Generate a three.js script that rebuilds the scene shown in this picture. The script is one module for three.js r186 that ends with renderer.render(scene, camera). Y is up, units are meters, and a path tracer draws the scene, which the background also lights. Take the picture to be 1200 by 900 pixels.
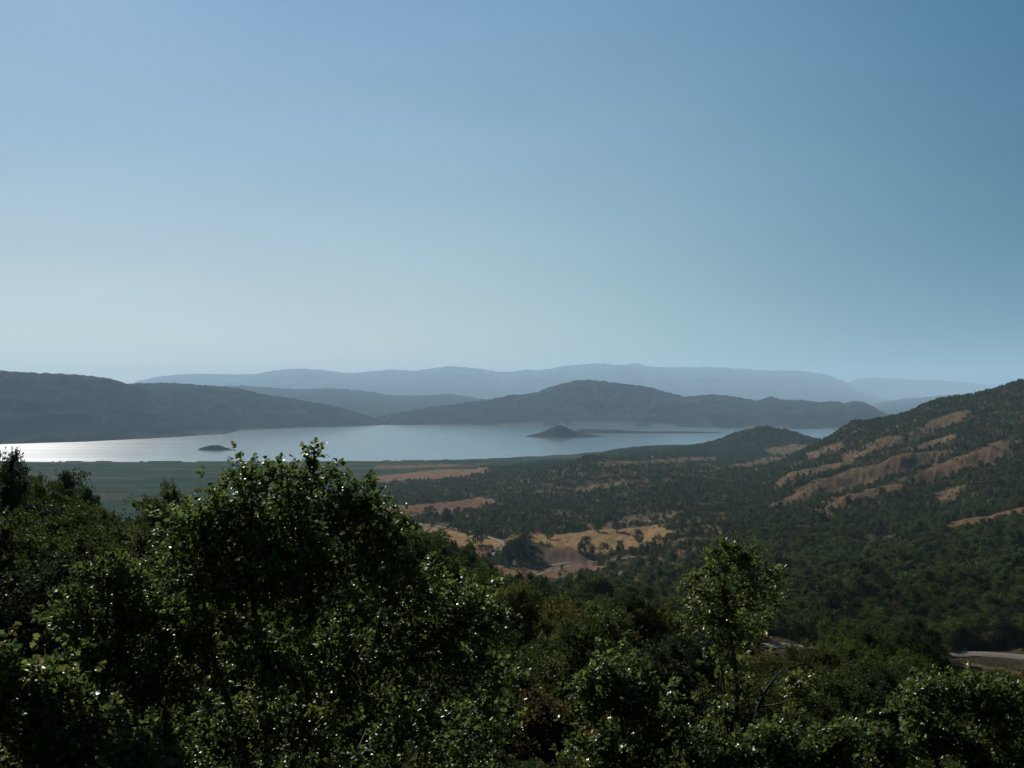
import * as THREE from 'three';
import { mergeGeometries } from 'three/addons/utils/BufferGeometryUtils.js';
import { createNoise2D, createNoise3D } from 'simplex-noise';

// ---------------------------------------------------------------- camera, sky, sun, exposure
const scene = new THREE.Scene();
const EYE = 250;                                   // metres above the lake
const F = 1172;                                    // focal length of the photograph, in its 1200 x 900 pixels
const HORIZON = 467;                               // row of the level line of sight
const camera = new THREE.PerspectiveCamera(2 * Math.atan(450 / F) * 180 / Math.PI, 4 / 3, 0.2, 90000);
camera.position.set(0, EYE, 0);
camera.lookAt(0, EYE + Math.tan(Math.atan((HORIZON - 450) / F)) * 100, -100);

const SUN_AZ = -26.5 * Math.PI / 180, SUN_EL = 26.5 * Math.PI / 180;     // ahead and to the west of the view, above the frame
const sunDir = new THREE.Vector3(Math.sin(SUN_AZ) * Math.cos(SUN_EL), Math.sin(SUN_EL), -Math.cos(SUN_AZ) * Math.cos(SUN_EL));

function skyTexture() {
  const veil = createNoise3D(rngOf(3));
  const W = 1024, H = 512, data = new Float32Array(W * H * 4);
  for (let j = 0; j < H; j++) {
    const el = ((j + 0.5) / H - 0.5) * Math.PI, e = Math.max(el * 180 / Math.PI, 0);
    for (let i = 0; i < W; i++) {
      const az = ((i + 0.5) / W - 0.5) * 2 * Math.PI, c = Math.cos(el);
      const g = Math.acos(Math.min(1, Math.max(-1, c * Math.cos(az) * sunDir.x + Math.sin(Math.max(el, 0)) * sunDir.y + c * Math.sin(az) * sunDir.z))) * 180 / Math.PI;
      const a = Math.exp(-((g / 43) ** 3.5)), b = Math.exp(-((g / 47) ** 3.5)), c2 = Math.exp(-((g / 50) ** 3));
      const L = 35 * (1 - Math.exp(-e / 27)) - 11.7;
      const o = (j * W + i) * 4;
      data[o] = (0.001 + 0.388 * a) * Math.exp(-0.085 * L);
      data[o + 1] = (0.072 + 0.472 * b) * Math.exp(-0.052 * L);
      data[o + 2] = (0.115 + 0.565 * c2) * Math.exp(-0.022 * L);
      const low = Math.exp(-e / 2.2) * Math.exp(-((g / 52) ** 2)), glow = 0.20 * Math.exp(-g / 6);        // white haze low in the air towards the sun, and round it
      const x = Math.cos(az) * c, z = Math.sin(az) * c, yy = Math.sin(el), wisp = 1 + 0.022 * veil(x * 2.2, yy * 9, z * 2.2) + 0.014 * veil(x * 5 + 4, yy * 22, z * 5);
      for (let q = 0; q < 3; q++) data[o + q] = (data[o + q] * (1 + [0.58, 0.32, 0.0][q] * low) + glow) * wisp / 1.8;
      data[o + 3] = 1;
      if (el < 0) { const k = Math.exp(el * 60); for (let q = 0; q < 3; q++) data[o + q] = data[o + q] * k + [0.05, 0.055, 0.05][q] * (1 - k); }
    }
  }
  const t = new THREE.DataTexture(data, W, H, THREE.RGBAFormat, THREE.FloatType);
  t.mapping = THREE.EquirectangularReflectionMapping; t.magFilter = t.minFilter = THREE.LinearFilter; t.needsUpdate = true;
  return t;
}
scene.background = skyTexture();
scene.environment = scene.background;

const sun = new THREE.DirectionalLight(new THREE.Color(1, 0.957, 0.895), 5);
sun.name = 'sun';
sun.position.copy(sunDir).multiplyScalar(3000).add(new THREE.Vector3(0, 200, -900));
sun.target.position.set(0, 200, -900);
sun.castShadow = true;
sun.shadow.mapSize.set(4096, 4096);
Object.assign(sun.shadow.camera, { left: -1800, right: 1800, top: 1800, bottom: -1800, near: 10, far: 9000 });
scene.add(sun, sun.target);

scene.fog = new THREE.FogExp2(new THREE.Color(0.54, 0.79, 1.0), 3.3e-5);

const renderer = new THREE.WebGLRenderer({ antialias: true });
renderer.setSize(1024, 768);
renderer.toneMapping = THREE.LinearToneMapping;
renderer.toneMappingExposure = 1.8;
renderer.shadowMap.enabled = true;

// ---------------------------------------------------------------- helpers
function rngOf(seed) { let a = seed >>> 0; return () => { a |= 0; a = a + 0x6D2B79F5 | 0; let t = Math.imul(a ^ a >>> 15, 1 | a); t = t + Math.imul(t ^ t >>> 7, 61 | t) ^ t; return ((t ^ t >>> 14) >>> 0) / 4294967296; }; }
const n2 = createNoise2D(rngOf(11)), n2b = createNoise2D(rngOf(12)), n3 = createNoise3D(rngOf(13));
const fbm = (x, y, o = 4, f = n2) => { let s = 0, a = 0.5, k = 1; for (let i = 0; i < o; i++) { s += a * f(x * k, y * k); a *= 0.5; k *= 2.03; } return s; };
const ridged = (x, y, o = 3) => { let s = 0, a = 0.5, k = 1; for (let i = 0; i < o; i++) { s += a * (1 - 2 * Math.abs(n2b(x * k, y * k))); a *= 0.5; k *= 2.1; } return s; };
const clamp = (x, a = 0, b = 1) => Math.min(b, Math.max(a, x));
const smooth = (a, b, x) => { const t = clamp((x - a) / (b - a)); return t * t * (3 - 2 * t); };
const lerp = (a, b, t) => a + (b - a) * t;
const gauss = (r) => { let s = 0; for (let i = 0; i < 6; i++) s += r(); return (s - 3) / 0.7071; };
const uOf = (px) => (px - 600) / F;
const at = (px, py, D) => new THREE.Vector3(uOf(px) * D, EYE - (py - HORIZON) / F * D, -D);   // the point at depth D on a surveyed line of sight
const table = (rows, x) => { if (x <= rows[0][0]) return rows[0][1]; for (let i = 1; i < rows.length; i++) if (x <= rows[i][0]) return lerp(rows[i - 1][1], rows[i][1], (x - rows[i - 1][0]) / (rows[i][0] - rows[i - 1][0])); return rows[rows.length - 1][1]; };
const curve = (rows, x) => {       // smooth curve through rows
  const n = rows.length; if (x <= rows[0][0]) return rows[0][1]; if (x >= rows[n - 1][0]) return rows[n - 1][1];
  let i = 1; while (x > rows[i][0]) i++;
  const [x1, y1] = rows[i - 1], [x2, y2] = rows[i], a = rows[Math.max(i - 2, 0)], b = rows[Math.min(i + 1, n - 1)];
  const m1 = (y2 - a[1]) / (x2 - a[0]), m2 = (b[1] - y1) / (b[0] - x1), h = x2 - x1, t = (x - x1) / h;
  return y1 * (1 + 2 * t) * (1 - t) ** 2 + h * m1 * t * (1 - t) ** 2 + y2 * t * t * (3 - 2 * t) + h * m2 * t * t * (t - 1);
};
const inPoly = (p, x, z) => { let c = false; for (let i = 0, j = p.length - 1; i < p.length; j = i++) if ((p[i][1] > z) !== (p[j][1] > z) && x < (p[j][0] - p[i][0]) * (z - p[i][1]) / (p[j][1] - p[i][1]) + p[i][0]) c = !c; return c; };
const taken = {};
const numbered = (name) => { const k = taken[name] = (taken[name] ?? -1) + 1; return k ? name + '_' + String(k).padStart(3, '0') : name; };
function add(o, name, label, category, { kind, group } = {}) {
  o.name = numbered(name); o.userData = { label, category };
  if (kind) o.userData.kind = kind; if (group) o.userData.group = group;
  o.traverse((m) => { if (m.isMesh) m.castShadow = m.receiveShadow = true; });
  scene.add(o); return o;
}
const child = (o, name, parent) => { o.name = name; o.castShadow = o.receiveShadow = true; parent.add(o); return o; };

// grain shared by the ground surfaces
function noiseTexture(size, seed, lo, hi, srgb) {
  const r = rngOf(seed), n = createNoise3D(r), d = new Uint8Array(size * size * 4);
  for (let j = 0; j < size; j++) for (let i = 0; i < size; i++) {
    const a = i / size * 2 * Math.PI, b = j / size * 2 * Math.PI; let s = 0, w = 0.5;
    for (let k = 1; k < 33; k *= 2) { s += w * n(Math.cos(a) * k * 1.3 + 7 * k, Math.sin(a) * k * 1.3 + Math.cos(b) * k * 1.3, Math.sin(b) * k * 1.3 + 3 * k); w *= 0.62; }
    const v = clamp(0.5 + s * 0.5 + (r() - 0.5) * 0.25), o = (j * size + i) * 4; d[o] = d[o + 1] = d[o + 2] = 255 * lerp(lo, hi, v); d[o + 3] = 255;
  }
  const t = new THREE.DataTexture(d, size, size); t.wrapS = t.wrapT = THREE.RepeatWrapping; t.magFilter = t.minFilter = THREE.LinearFilter; if (srgb) t.colorSpace = THREE.SRGBColorSpace; t.needsUpdate = true; return t;
}
const grain = noiseTexture(512, 5, 0.62, 1.0, true), relief = noiseTexture(512, 6, 0, 1, false);

// ---------------------------------------------------------------- the land between the viewpoint and the lake
// survey: heights (relative to the eye) by bearing (column) and depth
const SURVEY = [
  [-250, [3, -2.2], [10, -4], [25, -6], [60, -9], [120, -16], [300, -55], [700, -145], [1500, -222], [2500, -247], [4000, -250.5], [6000, -255]],
  [0, [3, -2.2], [10, -4.6], [25, -7.5], [60, -11], [120, -18], [300, -60], [700, -150], [1500, -225], [2500, -247], [4000, -250], [6000, -256]],
  [110, [3, -2.2], [10, -4.8], [25, -8.5], [60, -13], [120, -21], [200, -36], [400, -88], [800, -165], [1500, -226], [2500, -247], [3950, -250], [6000, -256]],
  [210, [3, -2.2], [10, -4.9], [25, -9], [60, -14.5], [100, -20], [200, -40], [400, -95], [800, -165], [1500, -225], [2500, -246], [3900, -250], [6000, -256]],
  [400, [3, -2.2], [10, -5], [25, -9.5], [60, -16], [100, -22], [200, -32], [300, -52], [400, -85], [800, -150], [1200, -175], [2000, -215], [2800, -242], [3900, -250], [6000, -256]],
  [480, [3, -2.2], [10, -5], [25, -9.5], [60, -16], [100, -22], [250, -38], [340, -58], [500, -98], [900, -158], [1250, -171], [1500, -182], [2000, -208], [2600, -231], [3200, -243], [3950, -250], [6000, -256]],
  [545, [3, -2.2], [10, -5], [25, -9.6], [60, -17], [100, -24], [300, -53], [420, -82], [600, -122], [900, -158], [1250, -170], [1500, -181], [2000, -206], [2600, -226], [3300, -240], [4100, -250], [6000, -256]],
  [610, [3, -2.2], [10, -5], [25, -9.7], [60, -17.5], [100, -25.5], [200, -46], [350, -71], [500, -108], [700, -146], [880, -160], [1200, -168], [1500, -180], [2000, -205], [2600, -214], [3300, -236], [4330, -250], [6000, -256]],
  [690, [3, -2.2], [10, -5], [25, -9.8], [60, -18], [100, -27], [230, -53], [450, -92], [650, -131], [900, -160], [1200, -166], [1500, -178], [2000, -193], [2350, -176], [2600, -156], [2850, -172], [3200, -212], [3900, -240], [4750, -250], [6500, -256]],
  [800, [3, -2.2], [10, -5], [25, -10], [60, -19], [100, -28.5], [230, -55], [300, -68], [450, -92], [600, -115], [800, -136], [1000, -147], [1300, -158], [1700, -168], [2200, -177], [2800, -185], [3500, -198], [4500, -224], [5350, -250], [7000, -257]],
  [900, [3, -2.2], [10, -5], [25, -10], [60, -19.5], [100, -29], [230, -57], [300, -70], [450, -90], [600, -108], [800, -125], [1000, -137], [1300, -150], [1700, -160], [2200, -167], [2800, -183], [3500, -200], [4300, -222], [5000, -240], [5900, -252], [7000, -258]],
  [1000, [3, -2.2], [10, -5], [25, -10], [60, -20], [100, -30], [160, -45], [232, -59], [350, -75], [600, -104], [800, -119], [1000, -130], [1300, -138], [1700, -132], [2100, -105], [2500, -64], [2800, -80], [3400, -140], [4500, -222], [5700, -250], [7000, -258]],
  [1100, [3, -2.2], [10, -5], [25, -10], [60, -20], [100, -30], [160, -45], [232, -59], [280, -66], [350, -73], [450, -84], [600, -98], [800, -113], [1000, -122], [1300, -124], [1700, -102], [2100, -50], [2450, -7], [2700, -10], [3300, -70], [4500, -210], [6000, -256]],
  [1200, [3, -2.2], [10, -5], [25, -10], [60, -20], [100, -30], [160, -46], [232, -60], [280, -67], [350, -73], [450, -82], [600, -92], [800, -100], [1000, -106], [1300, -100], [1700, -66], [2100, -10], [2500, 37], [2900, 40], [3600, -60], [5000, -220], [6000, -256]],
  [1450, [3, -2.2], [10, -5], [25, -10], [60, -19], [100, -28], [232, -57], [350, -66], [600, -78], [1000, -80], [1500, -50], [2100, 60], [2600, 120], [3200, 110], [5000, -150], [6000, -250]],
  [1700, [3, -2.2], [25, -9], [100, -25], [350, -60], [1000, -60], [2100, 110], [2800, 190], [5000, -80], [6000, -200]],
  [-600, [3, -2.2], [25, -5], [100, -10], [350, -60], [1000, -160], [2500, -245], [6000, -256]],
];
const KV = 1.6, cps = [];
for (const [px, ...rows] of SURVEY) for (const [D, h] of rows) cps.push([(px - 600) / 100, Math.log(D) * KV, h / D]);
const spline = (() => {                 // thin-plate spline through the survey, in bearing and log depth
  const n = cps.length, N = n + 3, A = Array.from({ length: N }, () => new Float64Array(N + 1)), phi = (q) => q > 1e-9 ? q * Math.log(q) : 0;
  for (let i = 0; i < n; i++) {
    for (let j = 0; j < n; j++) { const a = cps[i][0] - cps[j][0], b = cps[i][1] - cps[j][1]; A[i][j] = phi(a * a + b * b); }
    A[i][i] += 1e-3;
    A[i][n] = A[n][i] = 1; A[i][n + 1] = A[n + 1][i] = cps[i][0]; A[i][n + 2] = A[n + 2][i] = cps[i][1]; A[i][N] = cps[i][2];
  }
  for (let c = 0; c < N; c++) {
    let p = c; for (let r = c + 1; r < N; r++) if (Math.abs(A[r][c]) > Math.abs(A[p][c])) p = r;
    [A[c], A[p]] = [A[p], A[c]];
    for (let r = c + 1; r < N; r++) { const f = A[r][c] / A[c][c]; if (f) for (let k = c; k <= N; k++) A[r][k] -= f * A[c][k]; }
  }
  const w = new Float64Array(N);
  for (let r = N - 1; r >= 0; r--) { let s = A[r][N]; for (let k = r + 1; k < N; k++) s -= A[r][k] * w[k]; w[r] = s / A[r][r]; }
  const cx = Float64Array.from(cps, (c) => c[0]), cy = Float64Array.from(cps, (c) => c[1]);
  return (u, v) => { let s = w[n] + w[n + 1] * u + w[n + 2] * v; for (let i = 0; i < n; i++) { const a = u - cx[i], b = v - cy[i], q = a * a + b * b; if (q > 1e-9) s += w[i] * q * Math.log(q); } return s; };
})();

// columns and rows of the land's grid: finest where the view is, coarser to the sides
const US = []; for (let i = 0; i <= 60; i++) US.push(lerp(-1.15, -0.57, i / 60)); for (let i = 1; i < 860; i++) US.push(lerp(-0.57, 0.57, i / 860)); for (let i = 0; i <= 60; i++) US.push(lerp(0.57, 1.15, i / 60));
const NU = US.length, NV = 500, D0 = 3, D1 = 6200, LR = Math.log(D1 / D0) / (NV - 1);
const DS = Float64Array.from({ length: NV }, (_, j) => D0 * Math.exp(LR * j));
const H0 = new Float32Array(NU * NV);
{ // the spline on a coarse lattice, then cubic between
  const step = 4, cu = [], cv = [];
  const coarse = new Map();
  const S = (i, j) => { const k = i * 10000 + j; if (!coarse.has(k)) { const uu = US[Math.min(i, NU - 1)], dd = DS[Math.min(j, NV - 1)]; coarse.set(k, spline(uu * F / 100, Math.log(dd) * KV)); } return coarse.get(k); };
  for (let j = 0; j < NV; j++) for (let i = 0; i < NU; i++) {
    const i0 = i - i % step, j0 = j - j % step, i1 = Math.min(i0 + step, NU - 1), j1 = Math.min(j0 + step, NV - 1);
    const tu = i1 > i0 ? (US[i] - US[i0]) / (US[i1] - US[i0]) : 0, tv = j1 > j0 ? (j - j0) / (j1 - j0) : 0;
    H0[j * NU + i] = lerp(lerp(S(i0, j0), S(i1, j0), tu), lerp(S(i0, j1), S(i1, j1), tu), tv) * DS[j];
  }
}
const cell = (x, z) => {
  const D = Math.max(-z, D0), u = clamp(x / D, US[0], US[NU - 1]), fj = clamp(Math.log(D / D0) / LR, 0, NV - 1.001);
  let lo = 0, hi = NU - 1; while (hi - lo > 1) { const m = (lo + hi) >> 1; if (US[m] <= u) lo = m; else hi = m; }
  return [lo, (u - US[lo]) / (US[hi] - US[lo]), Math.floor(fj), fj - Math.floor(fj)];
};
const look = (A, x, z) => { const [i, a, j, b] = cell(x, z), k = j * NU + i; return lerp(lerp(A[k], A[k + 1], a), lerp(A[k + NU], A[k + NU + 1], a), b); };
// where a line of sight first meets the land
function hit(px, py, A = H0, from = 30) {
  const u = uOf(px), s = -(py - HORIZON) / F; let best = null;
  for (let D = from; D < D1; D *= 1.004) { const h = look(A, u * D, -D); if (h >= s * D) return [u * D, -D]; const g = s * D - h; if (!best || g / D < best[2]) best = [u * D, -D, g / D]; }
  return [best[0], best[1]];
}
const hits = (list, A, from) => list.map(([px, py]) => hit(px, py, A, from));

// spurs of the eastern hillside: bare crests running down to the valley, with gullied flanks
const SPURS = [
  { p: [[1108, 527], [1060, 541], [1000, 557], [950, 574], [905, 592]], a: 15, w: 42 },
  { p: [[1000, 543], [965, 548], [930, 557], [908, 568]], a: 10, w: 40 },
  { p: [[1185, 520], [1140, 536], [1100, 552], [1064, 568]], a: 13, w: 38 },
  { p: [[1062, 570], [1030, 577], [995, 587], [962, 600]], a: 10, w: 34 },
  { p: [[1260, 592], [1200, 602], [1150, 612], [1100, 628]], a: 9, w: 26 },
  { p: [[1062, 510], [1035, 517], [1008, 534]], a: 12, w: 40 },
  { p: [[1140, 516], [1100, 516], [1072, 526]], a: 10, w: 40 },
  { p: [[1140, 480], [1110, 488], [1075, 504]], a: 12, w: 45 },
  { p: [[1000, 522], [960, 530], [920, 542], [850, 549]], a: 7, w: 50 },
  { p: [[1300, 500], [1230, 515], [1180, 530]], a: 12, w: 40 },
  { p: [[1230, 545], [1170, 560], [1120, 580]], a: 10, w: 36 },
];
for (const s of SPURS) s.w3 = hits(s.p.map(([x, y]) => [x, y + s.a * 0.45]), H0, 700);
const alongLine = (line, x, z) => { let best = 1e9, t = 0; for (let i = 1; i < line.length; i++) { const [ax, az] = line[i - 1], [bx, bz] = line[i], l = (bx - ax) ** 2 + (bz - az) ** 2, k = clamp(((x - ax) * (bx - ax) + (z - az) * (bz - az)) / l), d = Math.hypot(x - ax - k * (bx - ax), z - az - k * (bz - az)); if (d < best) { best = d; t = (i - 1 + k) / (line.length - 1); } } return [best, t]; };
const MOUND = hit(650, 662, H0, 600); MOUND[1] -= 42; const MOUND_H = 15, HILL = [uOf(893) * 4050, -4050];

const SHORE = [[-900, 3900], [0, 3960], [350, 4014], [450, 4020], [560, 4127], [640, 4373], [700, 4651], [750, 4924], [800, 5232], [845, 5635], [885, 6100], [1100, 6150]];
const H1 = new Float32Array(NU * NV);
for (let j = 0; j < NV; j++) for (let i = 0; i < NU; i++) {
  const D = DS[j], x = US[i] * D, z = -D; let h = H0[j * NU + i];
  const far = smooth(250, 1200, D), west = smooth(-0.05, 0.06, US[i]);
  h += fbm(x / 14 + 3, z / 14) * 0.7 * smooth(8, 60, D);
  h += fbm(x / 90, z / 90) * 4.5 * smooth(60, 300, D) * smooth(-252, -225, h) * (1 - 0.7 * smooth(0.08, -0.02, US[i]) * smooth(800, 950, D) * smooth(1700, 1400, D));
  h += (ridged(x / 260 + 0.3 * n2(x / 200, z / 200), z / 420) * 9) * far * west * smooth(2900, 2300, D) * smooth(0.17, 0.3, US[i]);
  h += ridged(x / 170, z / 300) * 7 * smooth(1700, 2050, D) * smooth(3000, 2700, D) * smooth(-0.03, 0.04, US[i]) * smooth(0.2, 0.1, US[i]);
  for (const s of SPURS) {
    if (Math.abs(x - s.w3[0][0]) > 900 || D < 700) continue;
    const [d, t] = alongLine(s.w3, x, z); if (d > s.w * 3) continue;
    const k = Math.exp(-((d / s.w) ** 2)), end = smooth(0, 0.12, t) * smooth(1, 0.8, t) * 0.8 + 0.2;
    h += s.a * k * end - Math.abs(n2(x / 19 + 0.6 * n2b(x / 50, z / 50), z / 70)) * s.a * 0.13 * k * (1 - k) * 4 * end;
  }
  { const dx = (x - MOUND[0]) / 40, dz = (z - MOUND[1]) / 40, q = dx * dx + dz * dz; if (q < 4) h += MOUND_H * Math.exp(-(q ** 1.4)); }
  { const dx = (x - HILL[0]) / 185, dz = (z - HILL[1]) / 300, q = dx * dx + dz * dz; if (q < 9) h += 96 * Math.exp(-q * 0.9) * (1 + 0.12 * fbm(x / 120, z / 120)); }
  if (D > 1800) {                                                                // the shore: land ends at the surveyed waterline
    const px = 600 + US[i] * F, ds = table(SHORE, px) + 40 * n2(US[i] * 30, 4) + 14 * n2(US[i] * 160, 9);
    if (D < ds) h = Math.max(px < 560 && h < -238 ? Math.min(h, -247.2 - 1.7 * smooth(2600, 3900, D)) : h, -249.3); else h = Math.min(h, -249.4 - (D - ds) * 0.02);
  }
  H1[j * NU + i] = h;
}
// the road: one line from the near bend at the foot of the slope to the valley fields
const ROADS = [
  { px: [[1330, 778], [1260, 773], [1200, 769], [1120, 767], [1040, 763], [960, 760], [900, 757], [850, 752], [800, 746]], from: 190, w: 4.4, name: 'road', label: 'pale dusty road crossing the foot of the dark wooded slope', bench: true },
  { px: [[700, 687], [712, 681], [722, 675], [732, 670]], from: 520, w: 7, name: 'road', label: 'short grey stretch of road showing between trees beside a bare rocky bank' },
  { px: [[756, 651], [720, 655], [690, 659], [640, 664], [600, 664], [575, 662], [562, 658], [566, 654], [580, 648], [591, 640], [588, 634], [575, 630], [545, 622], [515, 617], [480, 611], [440, 604]], from: 760, w: 4.8, name: 'road', label: 'pale road bending through the golden valley fields past a copse' },
  { px: [[668, 663], [650, 668], [635, 672], [622, 678]], from: 760, w: 3, name: 'path', label: 'thin pale track leaving the valley road below the bare mound' },
];
for (const r of ROADS) {
  const pts = hits(r.px, H1, r.from).map(([x, z]) => new THREE.Vector3(x, 0, z));
  r.line = new THREE.CatmullRomCurve3(pts).getSpacedPoints(Math.ceil(pts.length * 12));
  r.ys = r.line.map((p) => look(H1, p.x, p.z)); for (let k = 0; k < 6; k++) r.ys = r.ys.map((y, i, a) => (a[Math.max(i - 1, 0)] + y + a[Math.min(i + 1, a.length - 1)]) / 3);
  r.flat = r.line.map((p) => [p.x, p.z]);
}
for (const r of ROADS) {                          // the land is cut and filled level under each road
  const box = new THREE.Box3().setFromPoints(r.line).expandByScalar(30);
  for (let j = 0; j < NV; j++) { const D = DS[j]; if (-D < box.min.z || -D > box.max.z) continue; for (let i = 0; i < NU; i++) {
    const x = US[i] * D; if (x < box.min.x || x > box.max.x) continue;
    const [d, t] = alongLine(r.flat, x, -D), k = smooth(r.w * (r.bench ? 1.5 : 2.2), r.w * 0.75, d) ; if (k <= 0) continue;
    const y = r.ys[Math.round(t * (r.ys.length - 1))]; H1[j * NU + i] = lerp(H1[j * NU + i], y - 0.12, k);
  } }
}
const groundAt = (x, z) => EYE + look(H1, x, z);

// surveyed outlines of fields and bare ground, put on the land
const AREAS = [
  { n: 'field', l: 'golden stubble field beside the pale valley road', c: [0.317, 0.208, 0.101], f: 700, p: [[482, 613], [515, 618], [545, 625], [590, 635], [578, 645], [540, 641], [515, 636], [498, 628]] },
  { n: 'field', l: 'reddish brown ploughed field below the golden stubble field', c: [0.198, 0.110, 0.062], f: 700, p: [[515, 637], [540, 642], [575, 647], [560, 655], [552, 664], [560, 674], [540, 664], [522, 650]] },
  { n: 'field', l: 'brown strip of dry grass below the bare valley mound', c: [0.213, 0.128, 0.068], f: 700, p: [[553, 664], [562, 660], [600, 667], [660, 668], [715, 660], [700, 668], [655, 676], [622, 684], [590, 680], [565, 676]] },
  { n: 'field', l: 'tan field with scattered round trees behind the bare mound', c: [0.284, 0.180, 0.090], f: 700, p: [[590, 633], [610, 624], [660, 626], [700, 621], [770, 615], [790, 624], [745, 644], [700, 650], [650, 641], [600, 641]] },
  { n: 'mound', l: 'round bare tan mound beside the valley road and copse', c: [0.186, 0.129, 0.088], f: 700, p: [[598, 666], [605, 656], [625, 648], [650, 641], [678, 645], [696, 656], [698, 664], [650, 668]] },
  { n: 'field', l: 'large dull brown field beyond the valley road and its hedge trees', c: [0.174, 0.106, 0.068], f: 1000, p: [[440, 594], [470, 592], [520, 589], [564, 585], [572, 593], [545, 600], [510, 605], [470, 609], [440, 612]] },
  { n: 'field', l: 'long brown fields on the plain close to the lake shore', c: [0.238, 0.142, 0.082], f: 2000, p: [[430, 559], [470, 555], [515, 550], [575, 548], [566, 556], [520, 562], [455, 566], [430, 567]] },
  { n: 'field', l: 'narrow brown strip field nearest the lake shore reeds', c: [0.198, 0.123, 0.072], f: 2000, p: [[440, 545.5], [525, 544], [560, 545], [520, 547.5], [440, 549.5]] },
  { n: 'field', l: 'pale dry field on the far side of the scrub below the hill', c: [0.261, 0.162, 0.090], f: 1200, p: [[535, 587], [560, 583], [580, 585], [582, 590], [560, 592]] },
  { n: 'bare_slope', l: 'tan grass strip along the top of the scrubby central hill', c: [0.150, 0.119, 0.067], f: 1900, p: [[690, 545], [700, 541], [760, 539], [840, 535], [842, 540], [760, 545], [710, 549]] },
  { n: 'bare_slope', l: 'tan bare step on the flank of the scrubby central hill', c: [0.171, 0.129, 0.072], f: 1300, p: [[665, 574], [690, 568], [740, 564], [745, 569], [705, 573], [675, 578]] },
  { n: 'bare_slope', l: 'small tan clearing with loose bushes below the central hill', c: [0.157, 0.114, 0.066], f: 1100, p: [[688, 618], [745, 606], [790, 600], [792, 604], [750, 614], [700, 623]] },
  { n: 'bare_spur', l: 'longest bare tan spur of the hillside with gullied flank', c: [0.144, 0.096, 0.054], f: 700, p: [[904, 588], [950, 571], [1000, 554], [1050, 540], [1092, 530], [1100, 534], [1078, 546], [1040, 558], [1010, 564], [955, 580], [912, 594]] },
  { n: 'bare_spur', l: 'bare tan hump just beyond the long gullied spur', c: [0.158, 0.106, 0.057], f: 700, p: [[911, 561], [930, 548], [965, 538], [988, 538], [998, 547], [960, 558], [915, 569]] },
  { n: 'bare_spur', l: 'narrow bare spur uphill of the long gullied spur', c: [0.151, 0.096, 0.054], f: 700, p: [[1064, 564], [1092, 550], [1130, 535], [1165, 524], [1174, 529], [1140, 541], [1100, 555], [1072, 566]] },
  { n: 'bare_spur', l: 'low bare spur at the foot of the long gullied spur', c: [0.144, 0.095, 0.054], f: 700, p: [[966, 596], [1000, 582], [1040, 570], [1054, 571], [1030, 578], [988, 594]] },
  { n: 'bare_spur', l: 'bare reddish spur above the dense dark wood', c: [0.158, 0.096, 0.054], f: 500, p: [[1104, 624], [1140, 609], [1180, 599], [1240, 594], [1240, 607], [1180, 612], [1135, 620]] },
  { n: 'bare_spur', l: 'bare patchy spur below the wooded skyline shoulder', c: [0.158, 0.106, 0.057], f: 900, p: [[1008, 530], [1030, 512], [1050, 505], [1066, 507], [1056, 522], [1038, 533], [1018, 537]] },
  { n: 'bare_spur', l: 'small triangular bare spur between dark woods', c: [0.163, 0.113, 0.063], f: 900, p: [[1072, 523], [1095, 511], [1128, 518], [1112, 526], [1085, 532]] },
  { n: 'bare_spur', l: 'highest bare brown spur near the wooded skyline', c: [0.151, 0.106, 0.057], f: 900, p: [[1076, 501], [1108, 484], [1124, 481], [1132, 491], [1106, 500], [1085, 505]] },
  { n: 'bare_slope', l: 'tan clearing at the foot of the round wooded hill', c: [0.164, 0.119, 0.067], f: 900, p: [[893, 526], [930, 520], [950, 522], [935, 531], [900, 532]] },
  { n: 'bare_slope', l: 'thin tan strip between the round hill and the spurs', c: [0.157, 0.107, 0.066], f: 900, p: [[925, 538], [960, 527], [988, 520], [990, 527], [950, 539]] },
  { n: 'bare_slope', l: 'broken tan scrub strip below the round wooded hill', c: [0.150, 0.107, 0.066], f: 900, p: [[845, 547], [900, 535], [932, 533], [905, 543], [860, 550]] },
  { n: 'bare_slope', l: 'small bare knob beside the hump beyond the long spur', c: [0.157, 0.096, 0.058], f: 900, p: [[985, 533], [1000, 527], [1010, 532], [1006, 540], [988, 542]] },
  { n: 'bare_slope', l: 'dull brown clearing among the trees below the narrow spur', c: [0.138, 0.096, 0.058], f: 600, p: [[1092, 580], [1118, 570], [1130, 575], [1118, 588], [1098, 590]] },
  { n: 'bare_slope', l: 'thin brown opening in the wood below the low spur', c: [0.144, 0.096, 0.058], f: 500, p: [[985, 640], [1005, 634], [1015, 628], [1046, 626], [1050, 632], [1010, 640]] },
  { n: 'bare_slope', l: 'brown earth bank under the near road', c: [0.138, 0.099, 0.059], f: 180, p: [[1118, 774], [1240, 780], [1240, 800], [1190, 795], [1150, 784]] },
  { n: 'bare_slope', l: 'pale rocky cutting beside the short grey road stretch', c: [0.221, 0.184, 0.120], f: 520, p: [[734, 690], [738, 678], [750, 676], [754, 690], [744, 694]] },
  { n: 'bare_slope', l: 'tan opening in the wood next to the rocky cutting', c: [0.164, 0.114, 0.066], f: 450, p: [[766, 698], [785, 692], [790, 697], [770, 703]] },
];
for (const a of AREAS) { a.w = hits(a.p, H1, a.f); a.b = [Math.min(...a.w.map((p) => p[0])), Math.max(...a.w.map((p) => p[0])), Math.min(...a.w.map((p) => p[1])), Math.max(...a.w.map((p) => p[1]))]; }
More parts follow.
